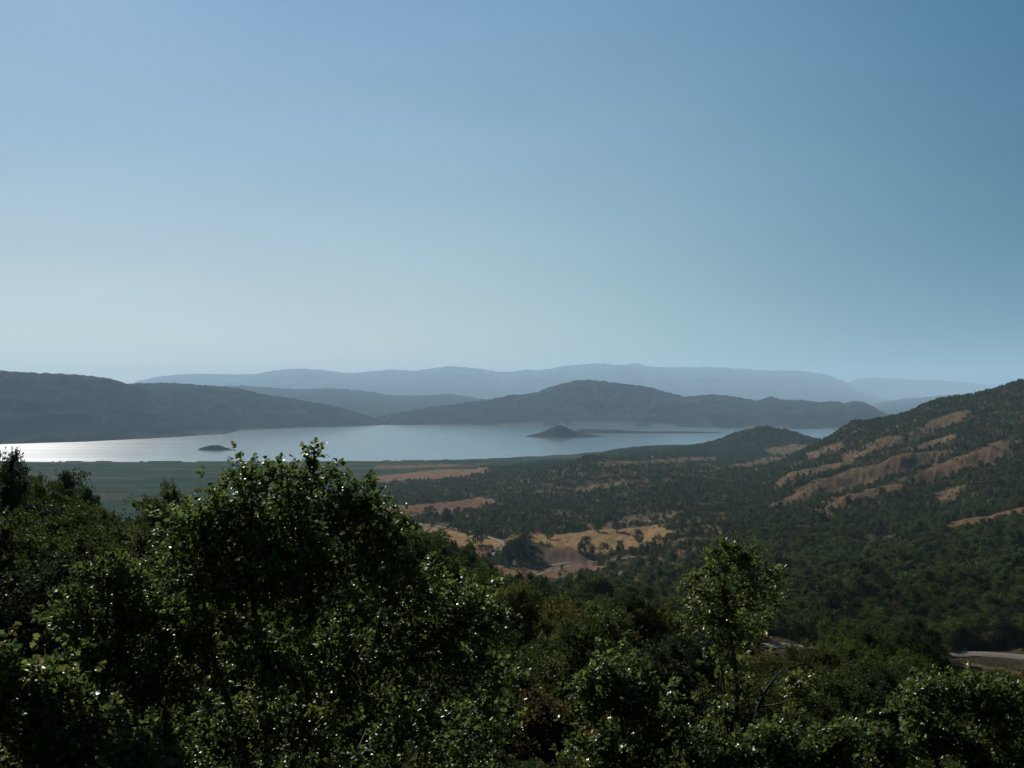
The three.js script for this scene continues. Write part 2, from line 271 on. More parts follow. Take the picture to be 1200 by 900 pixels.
const CREST = { 'longest bare': [0, 58], 'bare tan hump': [1, 44], 'narrow bare': [2, 40], 'low bare': [3, 34], 'bare reddish': [4, 26], 'bare patchy': [5, 46], 'small triangular': [6, 36], 'highest bare': [7, 46] };
for (const a of AREAS) for (const [k, [i, wf]] of Object.entries(CREST)) if (a.n === 'bare_spur' && a.l.startsWith(k)) {   // bare from just behind the crest down the near flank
  const line = new THREE.CatmullRomCurve3(SPURS[i].w3.map(([x, z]) => new THREE.Vector3(x, 0, z))).getPoints(24), n = line.length - 1;
  a.w = [...line.map((p) => [p.x, p.z - 10]), ...line.map((p, j) => [p.x, p.z + 1.75 * wf * (0.35 + 0.65 * Math.sin(Math.PI * clamp(j / n, 0.05, 0.95))) * (1 + 0.35 * n2(j * 0.5, i * 7))]).reverse()];
}
for (const a of AREAS) a.b = [Math.min(...a.w.map((p) => p[0])), Math.max(...a.w.map((p) => p[0])), Math.min(...a.w.map((p) => p[1])), Math.max(...a.w.map((p) => p[1]))];
const areaAt = (x, z, ragged = 1) => {
  const D = -z, k = ragged * clamp(D / 260, 0.6, 7), X = x + k * (n2(x / (k * 3), z / (k * 3)) + 0.6 * n2b(x / k, z / k)), Z = z + 1.3 * k * n2(x / (k * 4) + 9, z / (k * 4));
  for (let i = 0; i < AREAS.length; i++) { const a = AREAS[i]; if (X > a.b[0] && X < a.b[1] && Z > a.b[2] && Z < a.b[3] && inPoly(a.w, X, Z)) return i; }
  return -1;
};
const isMarsh = (x, z, h) => h < -243.5 && z < -1900;
const patch = (x, z) => fbm(x / 120 + 40, z / 120, 4, n2b);
// how much of the ground trees cover
function cover(x, z, D, u) {
  const p = 600 + u * F, v = patch(x, z);
  if (D < 780 && p < 1300) return 1;
  if (p > 850 && D < 2900) return 0.80 + 0.8 * v + 0.38 * n2(x / 30, z / 30) - 0.14 * smooth(1000, 1500, D);
  if (D > 3400) return 1;
  if (D > 2050 && D < 2900 && p > 590 && p < 850) return 0.36 + 0.9 * v + 0.4 * n2(x / 40, z / 40);
  return 0.43 + 1.1 * v + 0.55 * n2(x / 38, z / 38) * smooth(3000, 2400, D) + 0.2 * smooth(1500, 1700, D) * smooth(2250, 2000, D);
}

const landMat = (c, rough = 1) => new THREE.MeshPhysicalMaterial({ color: new THREE.Color(...c), vertexColors: true, roughness: rough, specularIntensity: 0, map: grain, bumpMap: relief, bumpScale: 0.25 });
{
  const pos = new Float32Array(NU * NV * 3), col = new Float32Array(NU * NV * 3), uv = new Float32Array(NU * NV * 2);
  for (let j = 0; j < NV; j++) for (let i = 0; i < NU; i++) {
    const k = j * NU + i, D = DS[j], x = US[i] * D, z = -D, h = H1[k];
    pos[k * 3] = x; pos[k * 3 + 1] = EYE + h; pos[k * 3 + 2] = z; uv[k * 2] = x / 9; uv[k * 2 + 1] = z / 9;
    const f = 1 + 0.30 * fbm(x / 22, z / 22) + 0.25 * fbm(x / 160 + 5, z / 160);
    let c = [0.060, 0.047, 0.026];                                                   // leaf litter and dry scrub
    if (isMarsh(x, z, h)) { const s = fbm(x / 700, z / 60, 4), r = smooth(-0.05, 0.35, s); c = [lerp(0.028, 0.082, r), lerp(0.052, 0.080, r), lerp(0.030, 0.044, r)]; }
    else if (D > 780) { const q = smooth(-0.1, 0.25, fbm(x / 60 + 8, z / 60)); c = [lerp(0.052, 0.118, q), lerp(0.049, 0.080, q), lerp(0.025, 0.041, q)]; }
    const t = n2(x / 7, z / 7) * 0.1;
    col[k * 3] = c[0] * (f + t); col[k * 3 + 1] = c[1] * f; col[k * 3 + 2] = c[2] * (f - t);
  }
  const sets = new Map(), put = (k, a, b, c) => { if (!sets.has(k)) sets.set(k, []); sets.get(k).push(a, b, c); };
  for (let j = 0; j < NV - 1; j++) for (let i = 0; i < NU - 1; i++) {
    const a = j * NU + i, b = a + 1, c = a + NU, d = c + 1;
    for (const [p, q, r] of [[a, b, d], [a, d, c]]) {
      const x = (pos[p * 3] + pos[q * 3] + pos[r * 3]) / 3, z = (pos[p * 3 + 2] + pos[q * 3 + 2] + pos[r * 3 + 2]) / 3, y = (pos[p * 3 + 1] + pos[q * 3 + 1] + pos[r * 3 + 1]) / 3 - EYE;
      if (y < -253.5) continue;
      const k = -z > 150 && Math.abs(x / z) < 0.6 ? areaAt(x, z) : -1;
      put(k >= 0 ? k : isMarsh(x, z, y) ? -2 : -1, p, q, r);
    }
  }
  const full = new THREE.BufferGeometry(); full.setAttribute('position', new THREE.BufferAttribute(pos, 3));
  { const idx = []; for (const s of sets.values()) for (const v of s) idx.push(v); full.setIndex(idx); full.computeVertexNormals(); }
  const nor = full.attributes.normal.array;
  const sub = (list, tint) => {
    const ids = new Map(), P = [], N = [], C = [], U = [], I = [];
    for (const v of list) { if (!ids.has(v)) { ids.set(v, ids.size); const f = tint ? 0.86 + 0.42 * fbm(pos[v * 3] / 9, pos[v * 3 + 2] / 9) + 0.3 * fbm(pos[v * 3] / 45, pos[v * 3 + 2] / 45) : 1; P.push(pos[v * 3], pos[v * 3 + 1], pos[v * 3 + 2]); N.push(nor[v * 3], nor[v * 3 + 1], nor[v * 3 + 2]); U.push(uv[v * 2], uv[v * 2 + 1]); if (tint) C.push(f, f, f); else C.push(col[v * 3], col[v * 3 + 1], col[v * 3 + 2]); } I.push(ids.get(v)); }
    const g = new THREE.BufferGeometry(); g.setAttribute('position', new THREE.Float32BufferAttribute(P, 3)); g.setAttribute('normal', new THREE.Float32BufferAttribute(N, 3)); g.setAttribute('color', new THREE.Float32BufferAttribute(C, 3)); g.setAttribute('uv', new THREE.Float32BufferAttribute(U, 2)); g.setIndex(I); return g;
  };
  add(new THREE.Mesh(sub(sets.get(-1)), landMat([1, 1, 1])), 'hillside', 'brown earth and dry scrub of the hillsides and valley under the trees', 'terrain', { kind: 'structure' });
  if (sets.get(-2)) add(new THREE.Mesh(sub(sets.get(-2)), landMat([1, 1, 1])), 'marsh', 'flat green reed marsh along the near lake shore', 'marsh', { kind: 'structure' });
  AREAS.forEach((a, k) => { if (sets.get(k)) add(new THREE.Mesh(sub(sets.get(k), true), landMat(a.c)), a.n, a.l, a.n === 'field' ? 'field' : 'hill', { kind: 'structure' }); });
}
// the hillside that carries the viewpoint goes on behind it
{
  const g = new THREE.PlaneGeometry(320, 160, 80, 40); g.rotateX(-Math.PI / 2); g.translate(0, 0, 77); const p = g.attributes.position;
  for (let i = 0; i < p.count; i++) { const x = p.getX(i), z = p.getZ(i); p.setY(i, EYE - 2.25 + (z + 3) * 0.33 + fbm(x / 14 + 3, z / 14) * 0.7 * smooth(0, 20, z + 3) - Math.abs(x) * 0.02); }
  g.computeVertexNormals(); const uv = g.attributes.uv; for (let i = 0; i < uv.count; i++) uv.setXY(i, p.getX(i) / 9, p.getZ(i) / 9);
  add(new THREE.Mesh(g, new THREE.MeshStandardMaterial({ color: new THREE.Color(0.085, 0.066, 0.036), roughness: 1, map: grain })), 'upper_slope', 'brown slope rising behind the viewpoint', 'terrain', { kind: 'structure' });
}
for (const r of ROADS) {
  const P = [], N = [], U = [], I = []; let s = 0;
  r.line.forEach((p, i) => {
    const a = r.line[Math.max(i - 1, 0)], b = r.line[Math.min(i + 1, r.line.length - 1)], dx = b.x - a.x, dz = b.z - a.z, l = Math.hypot(dx, dz), nx = -dz / l, nz = dx / l;
    if (i) s += p.distanceTo(r.line[i - 1]);
    const y = EYE + r.ys[i] + 0.1, hw = r.w / 2;
    for (const [o, dy] of [[-hw - 0.4, -0.6], [-hw, 0], [0, 0.06], [hw, 0], [hw + 0.4, -0.6]]) { P.push(p.x + nx * o, y + dy, p.z + nz * o); U.push(o / 4, s / 4); }
    if (i) for (let k = 0; k < 4; k++) { const q = (i - 1) * 5 + k; I.push(q, q + 1, q + 6, q, q + 6, q + 5); }
  });
  const g = new THREE.BufferGeometry(); g.setAttribute('position', new THREE.Float32BufferAttribute(P, 3)); g.setAttribute('uv', new THREE.Float32BufferAttribute(U, 2)); g.setIndex(I); g.computeVertexNormals();
  if (g.attributes.normal.getY(2) < 0) { for (let i = 0; i < I.length; i += 3) [I[i], I[i + 1]] = [I[i + 1], I[i]]; g.setIndex(I); g.computeVertexNormals(); }
  add(new THREE.Mesh(g, new THREE.MeshPhysicalMaterial({ color: new THREE.Color(0.155, 0.128, 0.104), roughness: 0.95, specularIntensity: 0.2, map: grain, bumpMap: relief, bumpScale: 0.03 })), r.name, r.label, r.name, { kind: 'structure' });
}

// ---------------------------------------------------------------- lake
{
  const g = new THREE.PlaneGeometry(22000, 12500, 1, 1); g.rotateX(-Math.PI / 2); g.translate(0, 0, -1500 - 6250);
  const p = g.attributes.position, uv = g.attributes.uv; for (let i = 0; i < p.count; i++) uv.setXY(i, p.getX(i) / 5200, p.getZ(i) / 2600);
  const S = 1024, d = new Uint8Array(S * S * 4);
  for (let j = 0; j < S; j++) for (let i = 0; i < S; i++) { // wind: smoother and rougher lanes lying across the view
    const a = i / S * 2 * Math.PI, b = j / S * 2 * Math.PI; let s = 0, w = 0.5; for (let k = 1; k < 17; k *= 2) { s += w * n3(Math.cos(a) * k * 0.35 + 5 * k + Math.cos(b) * k * 1.4, Math.sin(a) * k * 0.35 + Math.sin(b) * k * 1.4, 2.7 * k); w *= 0.6; }
    const o = (j * S + i) * 4, v = 255 * clamp(0.89 + 0.08 * s); d[o] = d[o + 1] = d[o + 2] = v; d[o + 3] = 255;
  }
  const t = new THREE.DataTexture(d, S, S); t.wrapS = t.wrapT = THREE.RepeatWrapping; t.magFilter = t.minFilter = THREE.LinearFilter; t.needsUpdate = true;
  add(new THREE.Mesh(g, new THREE.MeshPhysicalMaterial({ color: new THREE.Color(0.030, 0.062, 0.075), roughness: 0.185, roughnessMap: t, metalness: 0, ior: 1.333 })), 'lake', 'calm grey blue lake lying between the marsh and the hazy mountains', 'lake', { kind: 'structure' });
}

// ---------------------------------------------------------------- mountains beyond the lake
function mountain({ name = 'mountain', label, sky, crest, foot, back = 3000, cols, rows = 60, seed, base = -14, spur = 700, deep = 0.16, tone = [0.012, 0.021, 0.025], dry = [0.046, 0.047, 0.038], shore = 0, low = 0.9, rough = 1 }) {  // tone: dark forest, with extra haze blue painted into the surface colour
  const p0 = sky[0][0], p1 = sky[sky.length - 1][0], nb = 14, nv = rows + nb + 1, P = [], C = [], I = [], U = [];
  for (let i = 0; i <= cols; i++) {
    const px = lerp(p0, p1, i / cols), u = uOf(px), Dc = table(crest, px), Df = table(foot, px), top = EYE - (curve(sky, px) - HORIZON) / F * Dc;
    for (let j = 0; j < nv; j++) {
      const v = j <= rows ? j / rows : 1 + (j - rows) / nb, D = v <= 1 ? lerp(Df, Dc, v) : Dc + (v - 1) * back, x = u * D;
      const up = v <= 1 ? Math.pow(v, low) : (2 - v) ** 1.2, mid = v <= 1 ? v * (1 - v) * 4 : 0;
      const wx = x + 0.25 * spur * n2(x / spur + seed, D / spur), r = ridged(wx / spur + seed * 1.7, D / spur * 0.35 + seed, 4);
      let y = base + (Math.max(top, 0) - base) * up * (1 + mid * deep * (r - 0.25)) + mid * deep * 0.25 * top * fbm(x / spur * 2.2 + seed, D / spur * 2.2);
      y += v > 0.02 && v <= 1.0 ? rough * (D / 10000) * 7 * n2b(x / (spur * 0.11), D / (spur * 0.11) + seed) * Math.min(1, v * 4) : 0;
      P.push(x, y, -D); U.push(x / 60, D / 60);
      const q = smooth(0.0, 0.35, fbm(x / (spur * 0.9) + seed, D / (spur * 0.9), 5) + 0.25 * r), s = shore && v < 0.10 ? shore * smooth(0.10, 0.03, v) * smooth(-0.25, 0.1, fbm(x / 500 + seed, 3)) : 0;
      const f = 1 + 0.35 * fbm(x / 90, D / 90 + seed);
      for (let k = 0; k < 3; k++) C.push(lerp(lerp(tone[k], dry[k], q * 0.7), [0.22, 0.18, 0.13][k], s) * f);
      if (i && j) { const a = (i - 1) * nv + j - 1, b = a + nv; I.push(a, b, b + 1, a, b + 1, a + 1); }
    }
  }
  const g = new THREE.BufferGeometry(); g.setAttribute('position', new THREE.Float32BufferAttribute(P, 3)); g.setAttribute('color', new THREE.Float32BufferAttribute(C, 3)); g.setAttribute('uv', new THREE.Float32BufferAttribute(U, 2)); g.setIndex(I); g.computeVertexNormals();
  return add(new THREE.Mesh(g, new THREE.MeshPhysicalMaterial({ vertexColors: true, roughness: 1, specularIntensity: 0, map: grain })), name, label, name.includes('island') ? 'island' : 'mountain', { kind: 'structure' });
}
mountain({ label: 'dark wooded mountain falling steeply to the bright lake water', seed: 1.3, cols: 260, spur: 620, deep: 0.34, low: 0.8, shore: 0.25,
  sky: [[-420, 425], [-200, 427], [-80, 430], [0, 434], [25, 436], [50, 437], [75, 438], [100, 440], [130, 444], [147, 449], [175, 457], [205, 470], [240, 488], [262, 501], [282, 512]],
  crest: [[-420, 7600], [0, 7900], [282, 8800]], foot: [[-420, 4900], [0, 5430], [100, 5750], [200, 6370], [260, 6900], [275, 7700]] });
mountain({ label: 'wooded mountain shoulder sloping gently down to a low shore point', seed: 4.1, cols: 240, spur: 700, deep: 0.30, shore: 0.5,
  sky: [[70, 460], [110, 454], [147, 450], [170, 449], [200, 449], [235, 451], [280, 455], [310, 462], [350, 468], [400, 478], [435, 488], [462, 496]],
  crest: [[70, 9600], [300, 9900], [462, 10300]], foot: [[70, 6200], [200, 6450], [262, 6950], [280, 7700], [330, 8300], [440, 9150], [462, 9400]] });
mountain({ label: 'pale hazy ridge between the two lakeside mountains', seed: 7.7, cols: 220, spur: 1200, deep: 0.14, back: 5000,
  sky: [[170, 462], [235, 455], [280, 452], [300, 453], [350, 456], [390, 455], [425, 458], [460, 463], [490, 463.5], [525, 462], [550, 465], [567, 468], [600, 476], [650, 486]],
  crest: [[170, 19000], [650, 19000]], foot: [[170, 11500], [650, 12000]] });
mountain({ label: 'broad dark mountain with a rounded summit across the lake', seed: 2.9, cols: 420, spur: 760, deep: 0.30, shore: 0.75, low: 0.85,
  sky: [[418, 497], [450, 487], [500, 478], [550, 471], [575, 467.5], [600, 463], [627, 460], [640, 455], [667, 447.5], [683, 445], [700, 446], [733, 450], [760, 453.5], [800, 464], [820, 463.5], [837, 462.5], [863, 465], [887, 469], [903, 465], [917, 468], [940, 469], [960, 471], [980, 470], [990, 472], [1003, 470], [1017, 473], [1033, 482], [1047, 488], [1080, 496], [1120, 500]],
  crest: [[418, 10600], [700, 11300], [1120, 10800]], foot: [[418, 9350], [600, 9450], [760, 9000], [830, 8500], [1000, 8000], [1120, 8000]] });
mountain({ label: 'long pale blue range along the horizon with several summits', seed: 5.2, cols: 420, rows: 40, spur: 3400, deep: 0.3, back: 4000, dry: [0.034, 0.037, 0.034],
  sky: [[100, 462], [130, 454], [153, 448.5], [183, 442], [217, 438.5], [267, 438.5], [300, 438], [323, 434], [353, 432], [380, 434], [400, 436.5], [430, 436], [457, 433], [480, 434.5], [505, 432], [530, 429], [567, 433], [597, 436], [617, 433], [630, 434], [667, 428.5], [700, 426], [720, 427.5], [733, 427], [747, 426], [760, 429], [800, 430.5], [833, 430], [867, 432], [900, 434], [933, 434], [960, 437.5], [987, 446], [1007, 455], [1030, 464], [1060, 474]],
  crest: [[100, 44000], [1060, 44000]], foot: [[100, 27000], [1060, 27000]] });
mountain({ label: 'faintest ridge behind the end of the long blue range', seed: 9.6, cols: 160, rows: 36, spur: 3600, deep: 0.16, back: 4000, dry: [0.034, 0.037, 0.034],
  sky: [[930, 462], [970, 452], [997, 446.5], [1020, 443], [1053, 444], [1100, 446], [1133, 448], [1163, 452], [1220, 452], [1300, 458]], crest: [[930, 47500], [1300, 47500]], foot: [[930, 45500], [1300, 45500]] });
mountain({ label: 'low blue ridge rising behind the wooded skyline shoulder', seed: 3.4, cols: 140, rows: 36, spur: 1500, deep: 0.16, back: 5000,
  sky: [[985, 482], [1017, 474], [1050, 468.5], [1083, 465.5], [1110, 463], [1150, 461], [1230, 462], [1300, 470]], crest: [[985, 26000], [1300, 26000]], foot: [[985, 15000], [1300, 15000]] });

// islands and the low point
function island({ label, outline, D, len, seed, tone, name = 'island' }) {     // outline: [px, height in metres]
  const p0 = outline[0][0], p1 = outline[outline.length - 1][0], nu = 110, nv = 44, P = [], C = [], I = [], U = [];
  for (let i = 0; i <= nu; i++) for (let j = 0; j <= nv; j++) {
    const px = lerp(p0, p1, i / nu), t = i / nu, v = j / nv * 2 - 1, w = Math.pow(Math.sin(Math.PI * clamp(t, 0.02, 0.98)), 0.55), z = -D - v * len / 2 * w * (1 + 0.16 * n2(t * 5 + seed, v > 0 ? 3 : 8)), x = uOf(px) * D;
    const q = 1 - Math.abs(v), hgt = curve(outline, px);
    const y = -1.5 + (hgt + 1.5) * Math.pow(smooth(0, 1, q), 0.75) * (1 + 0.14 * fbm(x / 40 + seed, z / 40)) + (hgt > 2 ? 1.6 * n2b(x / 9, z / 9) * q : 0);
    P.push(x, y, z); U.push(x / 20, z / 20);
    const k = smooth(-0.1, 0.3, fbm(x / 45 + seed, z / 45)), b = smooth(2.2, 0.8, y) * 0.6; for (let c = 0; c < 3; c++) C.push(lerp(lerp(tone[0][c], tone[1][c], k), [0.20, 0.17, 0.13][c], b));
    if (i && j) { const a = (i - 1) * (nv + 1) + j - 1, e = a + nv + 1; I.push(a, e, e + 1, a, e + 1, a + 1); }
  }
  const g = new THREE.BufferGeometry(); g.setAttribute('position', new THREE.Float32BufferAttribute(P, 3)); g.setAttribute('color', new THREE.Float32BufferAttribute(C, 3)); g.setAttribute('uv', new THREE.Float32BufferAttribute(U, 2)); g.setIndex(I); g.computeVertexNormals();
  add(new THREE.Mesh(g, new THREE.MeshPhysicalMaterial({ vertexColors: true, roughness: 1, specularIntensity: 0, map: grain })), name, label, 'island', { kind: 'structure' });
}
island({ label: 'small humped rocky island alone in the bright water', D: 4860, len: 110, seed: 3, tone: [[0.045, 0.045, 0.03], [0.11, 0.088, 0.062]], outline: [[232, 0], [235, 9], [240, 16], [248, 22], [254, 23], [260, 19], [264, 11], [267, 9], [270, 6], [274, 0]] });
island({ label: 'conical brown island standing before the broad dark mountain', D: 6560, len: 330, seed: 5, tone: [[0.03, 0.032, 0.02], [0.075, 0.058, 0.038]], outline: [[614, 0], [622, 10], [632, 24], [640, 42], [648, 62], [655, 74], [661, 66], [668, 48], [675, 30], [684, 22], [690, 17], [697, 10], [706, 0]] });
island({ label: 'long low wooded point trailing beside the conical island', D: 7300, len: 420, seed: 8, tone: [[0.03, 0.034, 0.02], [0.06, 0.05, 0.033]], outline: [[668, 0], [676, 18], [690, 26], [706, 20], [718, 24], [734, 16], [748, 10], [770, 8], [800, 10], [830, 6], [850, 0]] });

// ---------------------------------------------------------------- plants: leaves, sprigs, limbs
function leafTris(out, o, dir, up, len, wid, tone, lobes) {     // a leaf folded along its midrib; lobed where it is seen from near
  const side = new THREE.Vector3().crossVectors(dir, up).normalize(), n = new THREE.Vector3().crossVectors(side, dir).normalize();
  const pt = (t, s, l) => [o.x + dir.x * t * len + side.x * s * wid + n.x * l * len, o.y + dir.y * t * len + side.y * s * wid + n.y * l * len, o.z + dir.z * t * len + side.z * s * wid + n.z * l * len];
  if (!lobes) {                                                                   // small at its distance: two folded faces
    const a = pt(0, 0, 0), b = pt(1, 0, -0.1), l = pt(0.5, -0.5, 0.05), q = pt(0.5, 0.5, 0.05);
    out.p.push(...a, ...q, ...b, ...a, ...b, ...l); for (let k = 0; k < 6; k++) out.c.push(...tone); return;
  }
  const mid = pt(0.5, 0, -0.06), rim = [[0, 0], [0.32, 0.36], [0.46, 0.24], [0.74, 0.5], [1, 0.05], [1, -0.05], [0.74, -0.5], [0.46, -0.24], [0.32, -0.36]].map(([t, q]) => pt(t, q, Math.abs(q) * 0.16 - 0.10 * t * t));
  for (let i = 0; i < rim.length; i++) { out.p.push(...mid, ...rim[i], ...rim[(i + 1) % rim.length]); for (let k = 0; k < 3; k++) out.c.push(...tone); }
}
const done = (out) => { const g = new THREE.BufferGeometry(); g.setAttribute('position', new THREE.Float32BufferAttribute(out.p, 3)); g.setAttribute('color', new THREE.Float32BufferAttribute(out.c, 3)); g.computeVertexNormals(); return g; };
const V = (x, y, z) => new THREE.Vector3(x, y, z);
const UPV = V(0, 1, 0);
function randDir(r) { const z = r() * 2 - 1, a = r() * 2 * Math.PI, s = Math.sqrt(1 - z * z); return V(s * Math.cos(a), z, s * Math.sin(a)); }
function sprig(out, r, at_, axis, size, leaves, lobes, spread, tones) {
  const tone0 = tones[Math.floor(r() * tones.length)], f0 = 0.8 + 0.45 * r();
  for (let i = 0; i < leaves; i++) {
    const d = randDir(r).multiplyScalar(1.0).addScaledVector(axis, 0.55).normalize();
    const o = at_.clone().addScaledVector(axis, (r() - 0.5) * size * 1.6).addScaledVector(randDir(r), size * spread * r());
    const up = V(0, 1, 0).addScaledVector(randDir(r), 0.72).normalize();
    const l = size * (0.7 + 0.6 * r()), f = f0 * (0.85 + 0.3 * r());
    leafTris(out, o, d, up, l, l * (lobes ? 0.95 : 0.75), [tone0[0] * f, tone0[1] * f, tone0[2] * f], lobes);
  }
}
function tube(out, pts, radii, sides = 6) {
  const rings = [];
  for (let i = 0; i < pts.length; i++) {
    const d = pts[Math.min(i + 1, pts.length - 1)].clone().sub(pts[Math.max(i - 1, 0)]).normalize(), a = Math.abs(d.y) < 0.9 ? UPV : V(1, 0, 0), s = V(0, 0, 0).crossVectors(d, a).normalize(), t = V(0, 0, 0).crossVectors(s, d);
    rings.push(Array.from({ length: sides }, (_, k) => { const w = k / sides * 2 * Math.PI; return pts[i].clone().addScaledVector(s, Math.cos(w) * radii[i]).addScaledVector(t, Math.sin(w) * radii[i]); }));
  }
  for (let i = 1; i < rings.length; i++) for (let k = 0; k < sides; k++) { const a = rings[i - 1][k], b = rings[i - 1][(k + 1) % sides], c = rings[i][k], d = rings[i][(k + 1) % sides]; for (const q of [a, c, b, b, c, d]) out.p.push(q.x, q.y, q.z); }
}
const wood = (out) => { const g = new THREE.BufferGeometry(); g.setAttribute('position', new THREE.Float32BufferAttribute(out.p, 3)); g.computeVertexNormals(); const p = g.attributes.position, u = []; for (let i = 0; i < p.count; i++) u.push((p.getX(i) + p.getZ(i)) * 2, p.getY(i)); g.setAttribute('uv', new THREE.Float32BufferAttribute(u, 2)); return g; };
function limb(out, r, a, b, r0, r1, sag = 0.12, n = 5, sides = 5) {
  const pts = [], rad = [], l = a.distanceTo(b), off = randDir(r).multiplyScalar(l * sag); off.y = Math.abs(off.y) * 0.4 - l * sag * 0.3;
  for (let i = 0; i <= n; i++) { const t = i / n; pts.push(a.clone().lerp(b, t).addScaledVector(off, Math.sin(Math.PI * t))); rad.push(lerp(r0, r1, t)); }
  tube(out, pts, rad, sides); return pts;
}
// A plant grown to fill given lobes. stems: polylines with radii; lobes: {c, r:[x,y,z], n clumps}
function grow({ seed, stems, lobes, clump = 0.32, sprigs = 26, leaves = 7, size = 0.1, lobed = true, tones, shell = 0.55, twigs = true }) {
  const r = rngOf(seed), W = { p: [] }, L = { p: [], c: [] }, stemPts = [];
  for (const s of stems) { const c = new THREE.CatmullRomCurve3(s.pts), n = 14, pts = c.getPoints(n); tube(W, pts, pts.map((_, i) => lerp(s.r0, s.r1, i / n)), 8); pts.forEach((p, i) => { if (i > 3) stemPts.push([p, lerp(s.r0, s.r1, i / n)]); }); }
  for (const lobe of lobes) {
    const hub = lobe.c.clone(); let best = null; for (const [p, rad] of stemPts) { const d = p.distanceTo(hub) + Math.max(0, p.y - hub.y + 0.15) * 2.5; if (!best || d < best[0]) best = [d, p, rad]; }
    const joint = best ? limb(W, r, best[1], hub, Math.min(best[2] * 0.6, 0.05 * Math.max(...lobe.r) + 0.012), 0.012, 0.14, 6, 6) : [hub];
    for (let k = 0; k < lobe.n; k++) {
      const d = randDir(r), q = Math.pow(r(), shell); if (d.y < -0.2 && r() < 0.35) d.y *= -1;
      const c = hub.clone().add(V(d.x * lobe.r[0] * q, d.y * lobe.r[1] * q, d.z * lobe.r[2] * q));
      if (twigs) limb(W, r, joint[Math.max(1, joint.length - 1 - Math.floor(r() * 3))] ?? hub, c, 0.012, 0.004, 0.1, 3, 3);
      const out = d.clone().add(V(0, 0.5, 0)).normalize(), small = Math.min(1, Math.max(...lobe.r) / 0.42), cs = clump * (0.6 + 0.7 * r()) * small, m = Math.max(3, Math.round(sprigs * (0.6 + 0.8 * r()) * (lobed ? small * small : 1)));
      for (let i = 0; i < m; i++) {
        const o = c.clone().add(V(gauss(r) * cs * 0.5, gauss(r) * cs * 0.42, gauss(r) * cs * 0.5)), ax = out.clone().addScaledVector(randDir(r), 0.7).normalize();
        sprig(L, r, o, ax, size, leaves, lobed, 0.9, tones);
      }
    }
  }
  return { wood: wood(W), leaf: done(L) };
}

const leafMat = (gloss, rough = 0.26) => new THREE.MeshPhysicalMaterial({ vertexColors: true, roughness: 0.92, transmission: 0.5, thickness: 0, specularIntensity: 0, clearcoat: gloss, clearcoatRoughness: rough, side: THREE.DoubleSide });
const dull = (m, k) => { m.color.setScalar(k); return m; };
const MAT = { glossy: leafMat(0.34, 0.34), satin: dull(leafMat(0.12, 0.38), 0.82), matt: leafMat(0.0), bark: new THREE.MeshStandardMaterial({ color: new THREE.Color(0.055, 0.046, 0.036), roughness: 0.95, map: grain, bumpMap: relief, bumpScale: 0.01 }) };
const OAK = [[0.0477, 0.0669, 0.015], [0.0382, 0.0601, 0.015], [0.0586, 0.0737, 0.0164], [0.0341, 0.0532, 0.0164]];
const OLIVE = [[0.057, 0.0655, 0.0171], [0.0677, 0.0713, 0.0185], [0.047, 0.0599, 0.0156]];
const DARK = [[0.026, 0.0384, 0.0149], [0.0285, 0.0422, 0.0149], [0.0223, 0.0335, 0.0136]];
const HERO = OAK.map((t) => t.map((v) => v * 1.6)), FRESH = OLIVE.map((t) => [t[0] * 1.75, t[1] * 1.85, t[2] * 1.6]);
const RUST = [[0.085, 0.060, 0.019], [0.074, 0.060, 0.018], [0.062, 0.058, 0.018], [0.095, 0.058, 0.018]];
const GOLD = [[0.084, 0.0735, 0.0168], [0.07, 0.0665, 0.0168], [0.056, 0.0595, 0.0154]];

function plant(name, label, category, position, parts, { leaf = MAT.glossy, turn = 0, scale = 1, group } = {}) {
  const g = new THREE.Group(); g.position.copy(position); g.rotation.y = turn; g.scale.setScalar(scale);
  child(new THREE.Mesh(parts.wood, MAT.bark), 'trunk', g);
  const c = child(new THREE.Mesh(parts.leaf, leaf), 'crown', g); c.userData.kind = 'stuff';
  return add(g, name, label, category, { group });
}
// lobes given on surveyed lines of sight: [px, py, half width px, half height px, clumps, depth offset]
function heroTree({ name, label, category = 'tree', D, basePx, lobes, stems, seed, tones = HERO, leaf, ...rest }) {
  const bx = uOf(basePx) * D, base = V(bx, groundAt(bx, -D) - 0.1, -D), k = D / F;
  const S = stems.map((s) => ({ pts: s.p.map(([px, py, dz = 0], i) => i ? at(px, py, D).setZ(-D + dz).sub(base) : V((px - basePx) * k, 0, dz)), r0: s.r0, r1: s.r1 }));
  const B = lobes.map(([px, py, rx, ry, n, dz = 0]) => ({ c: at(px, py, D).setZ(-D + dz).sub(base), r: [rx * k, ry * k, Math.max(rx, ry) * k * 0.62], n }));
  return plant(name, label, category, base, grow({ seed, stems: S, lobes: B, tones, ...rest }), { leaf });
}

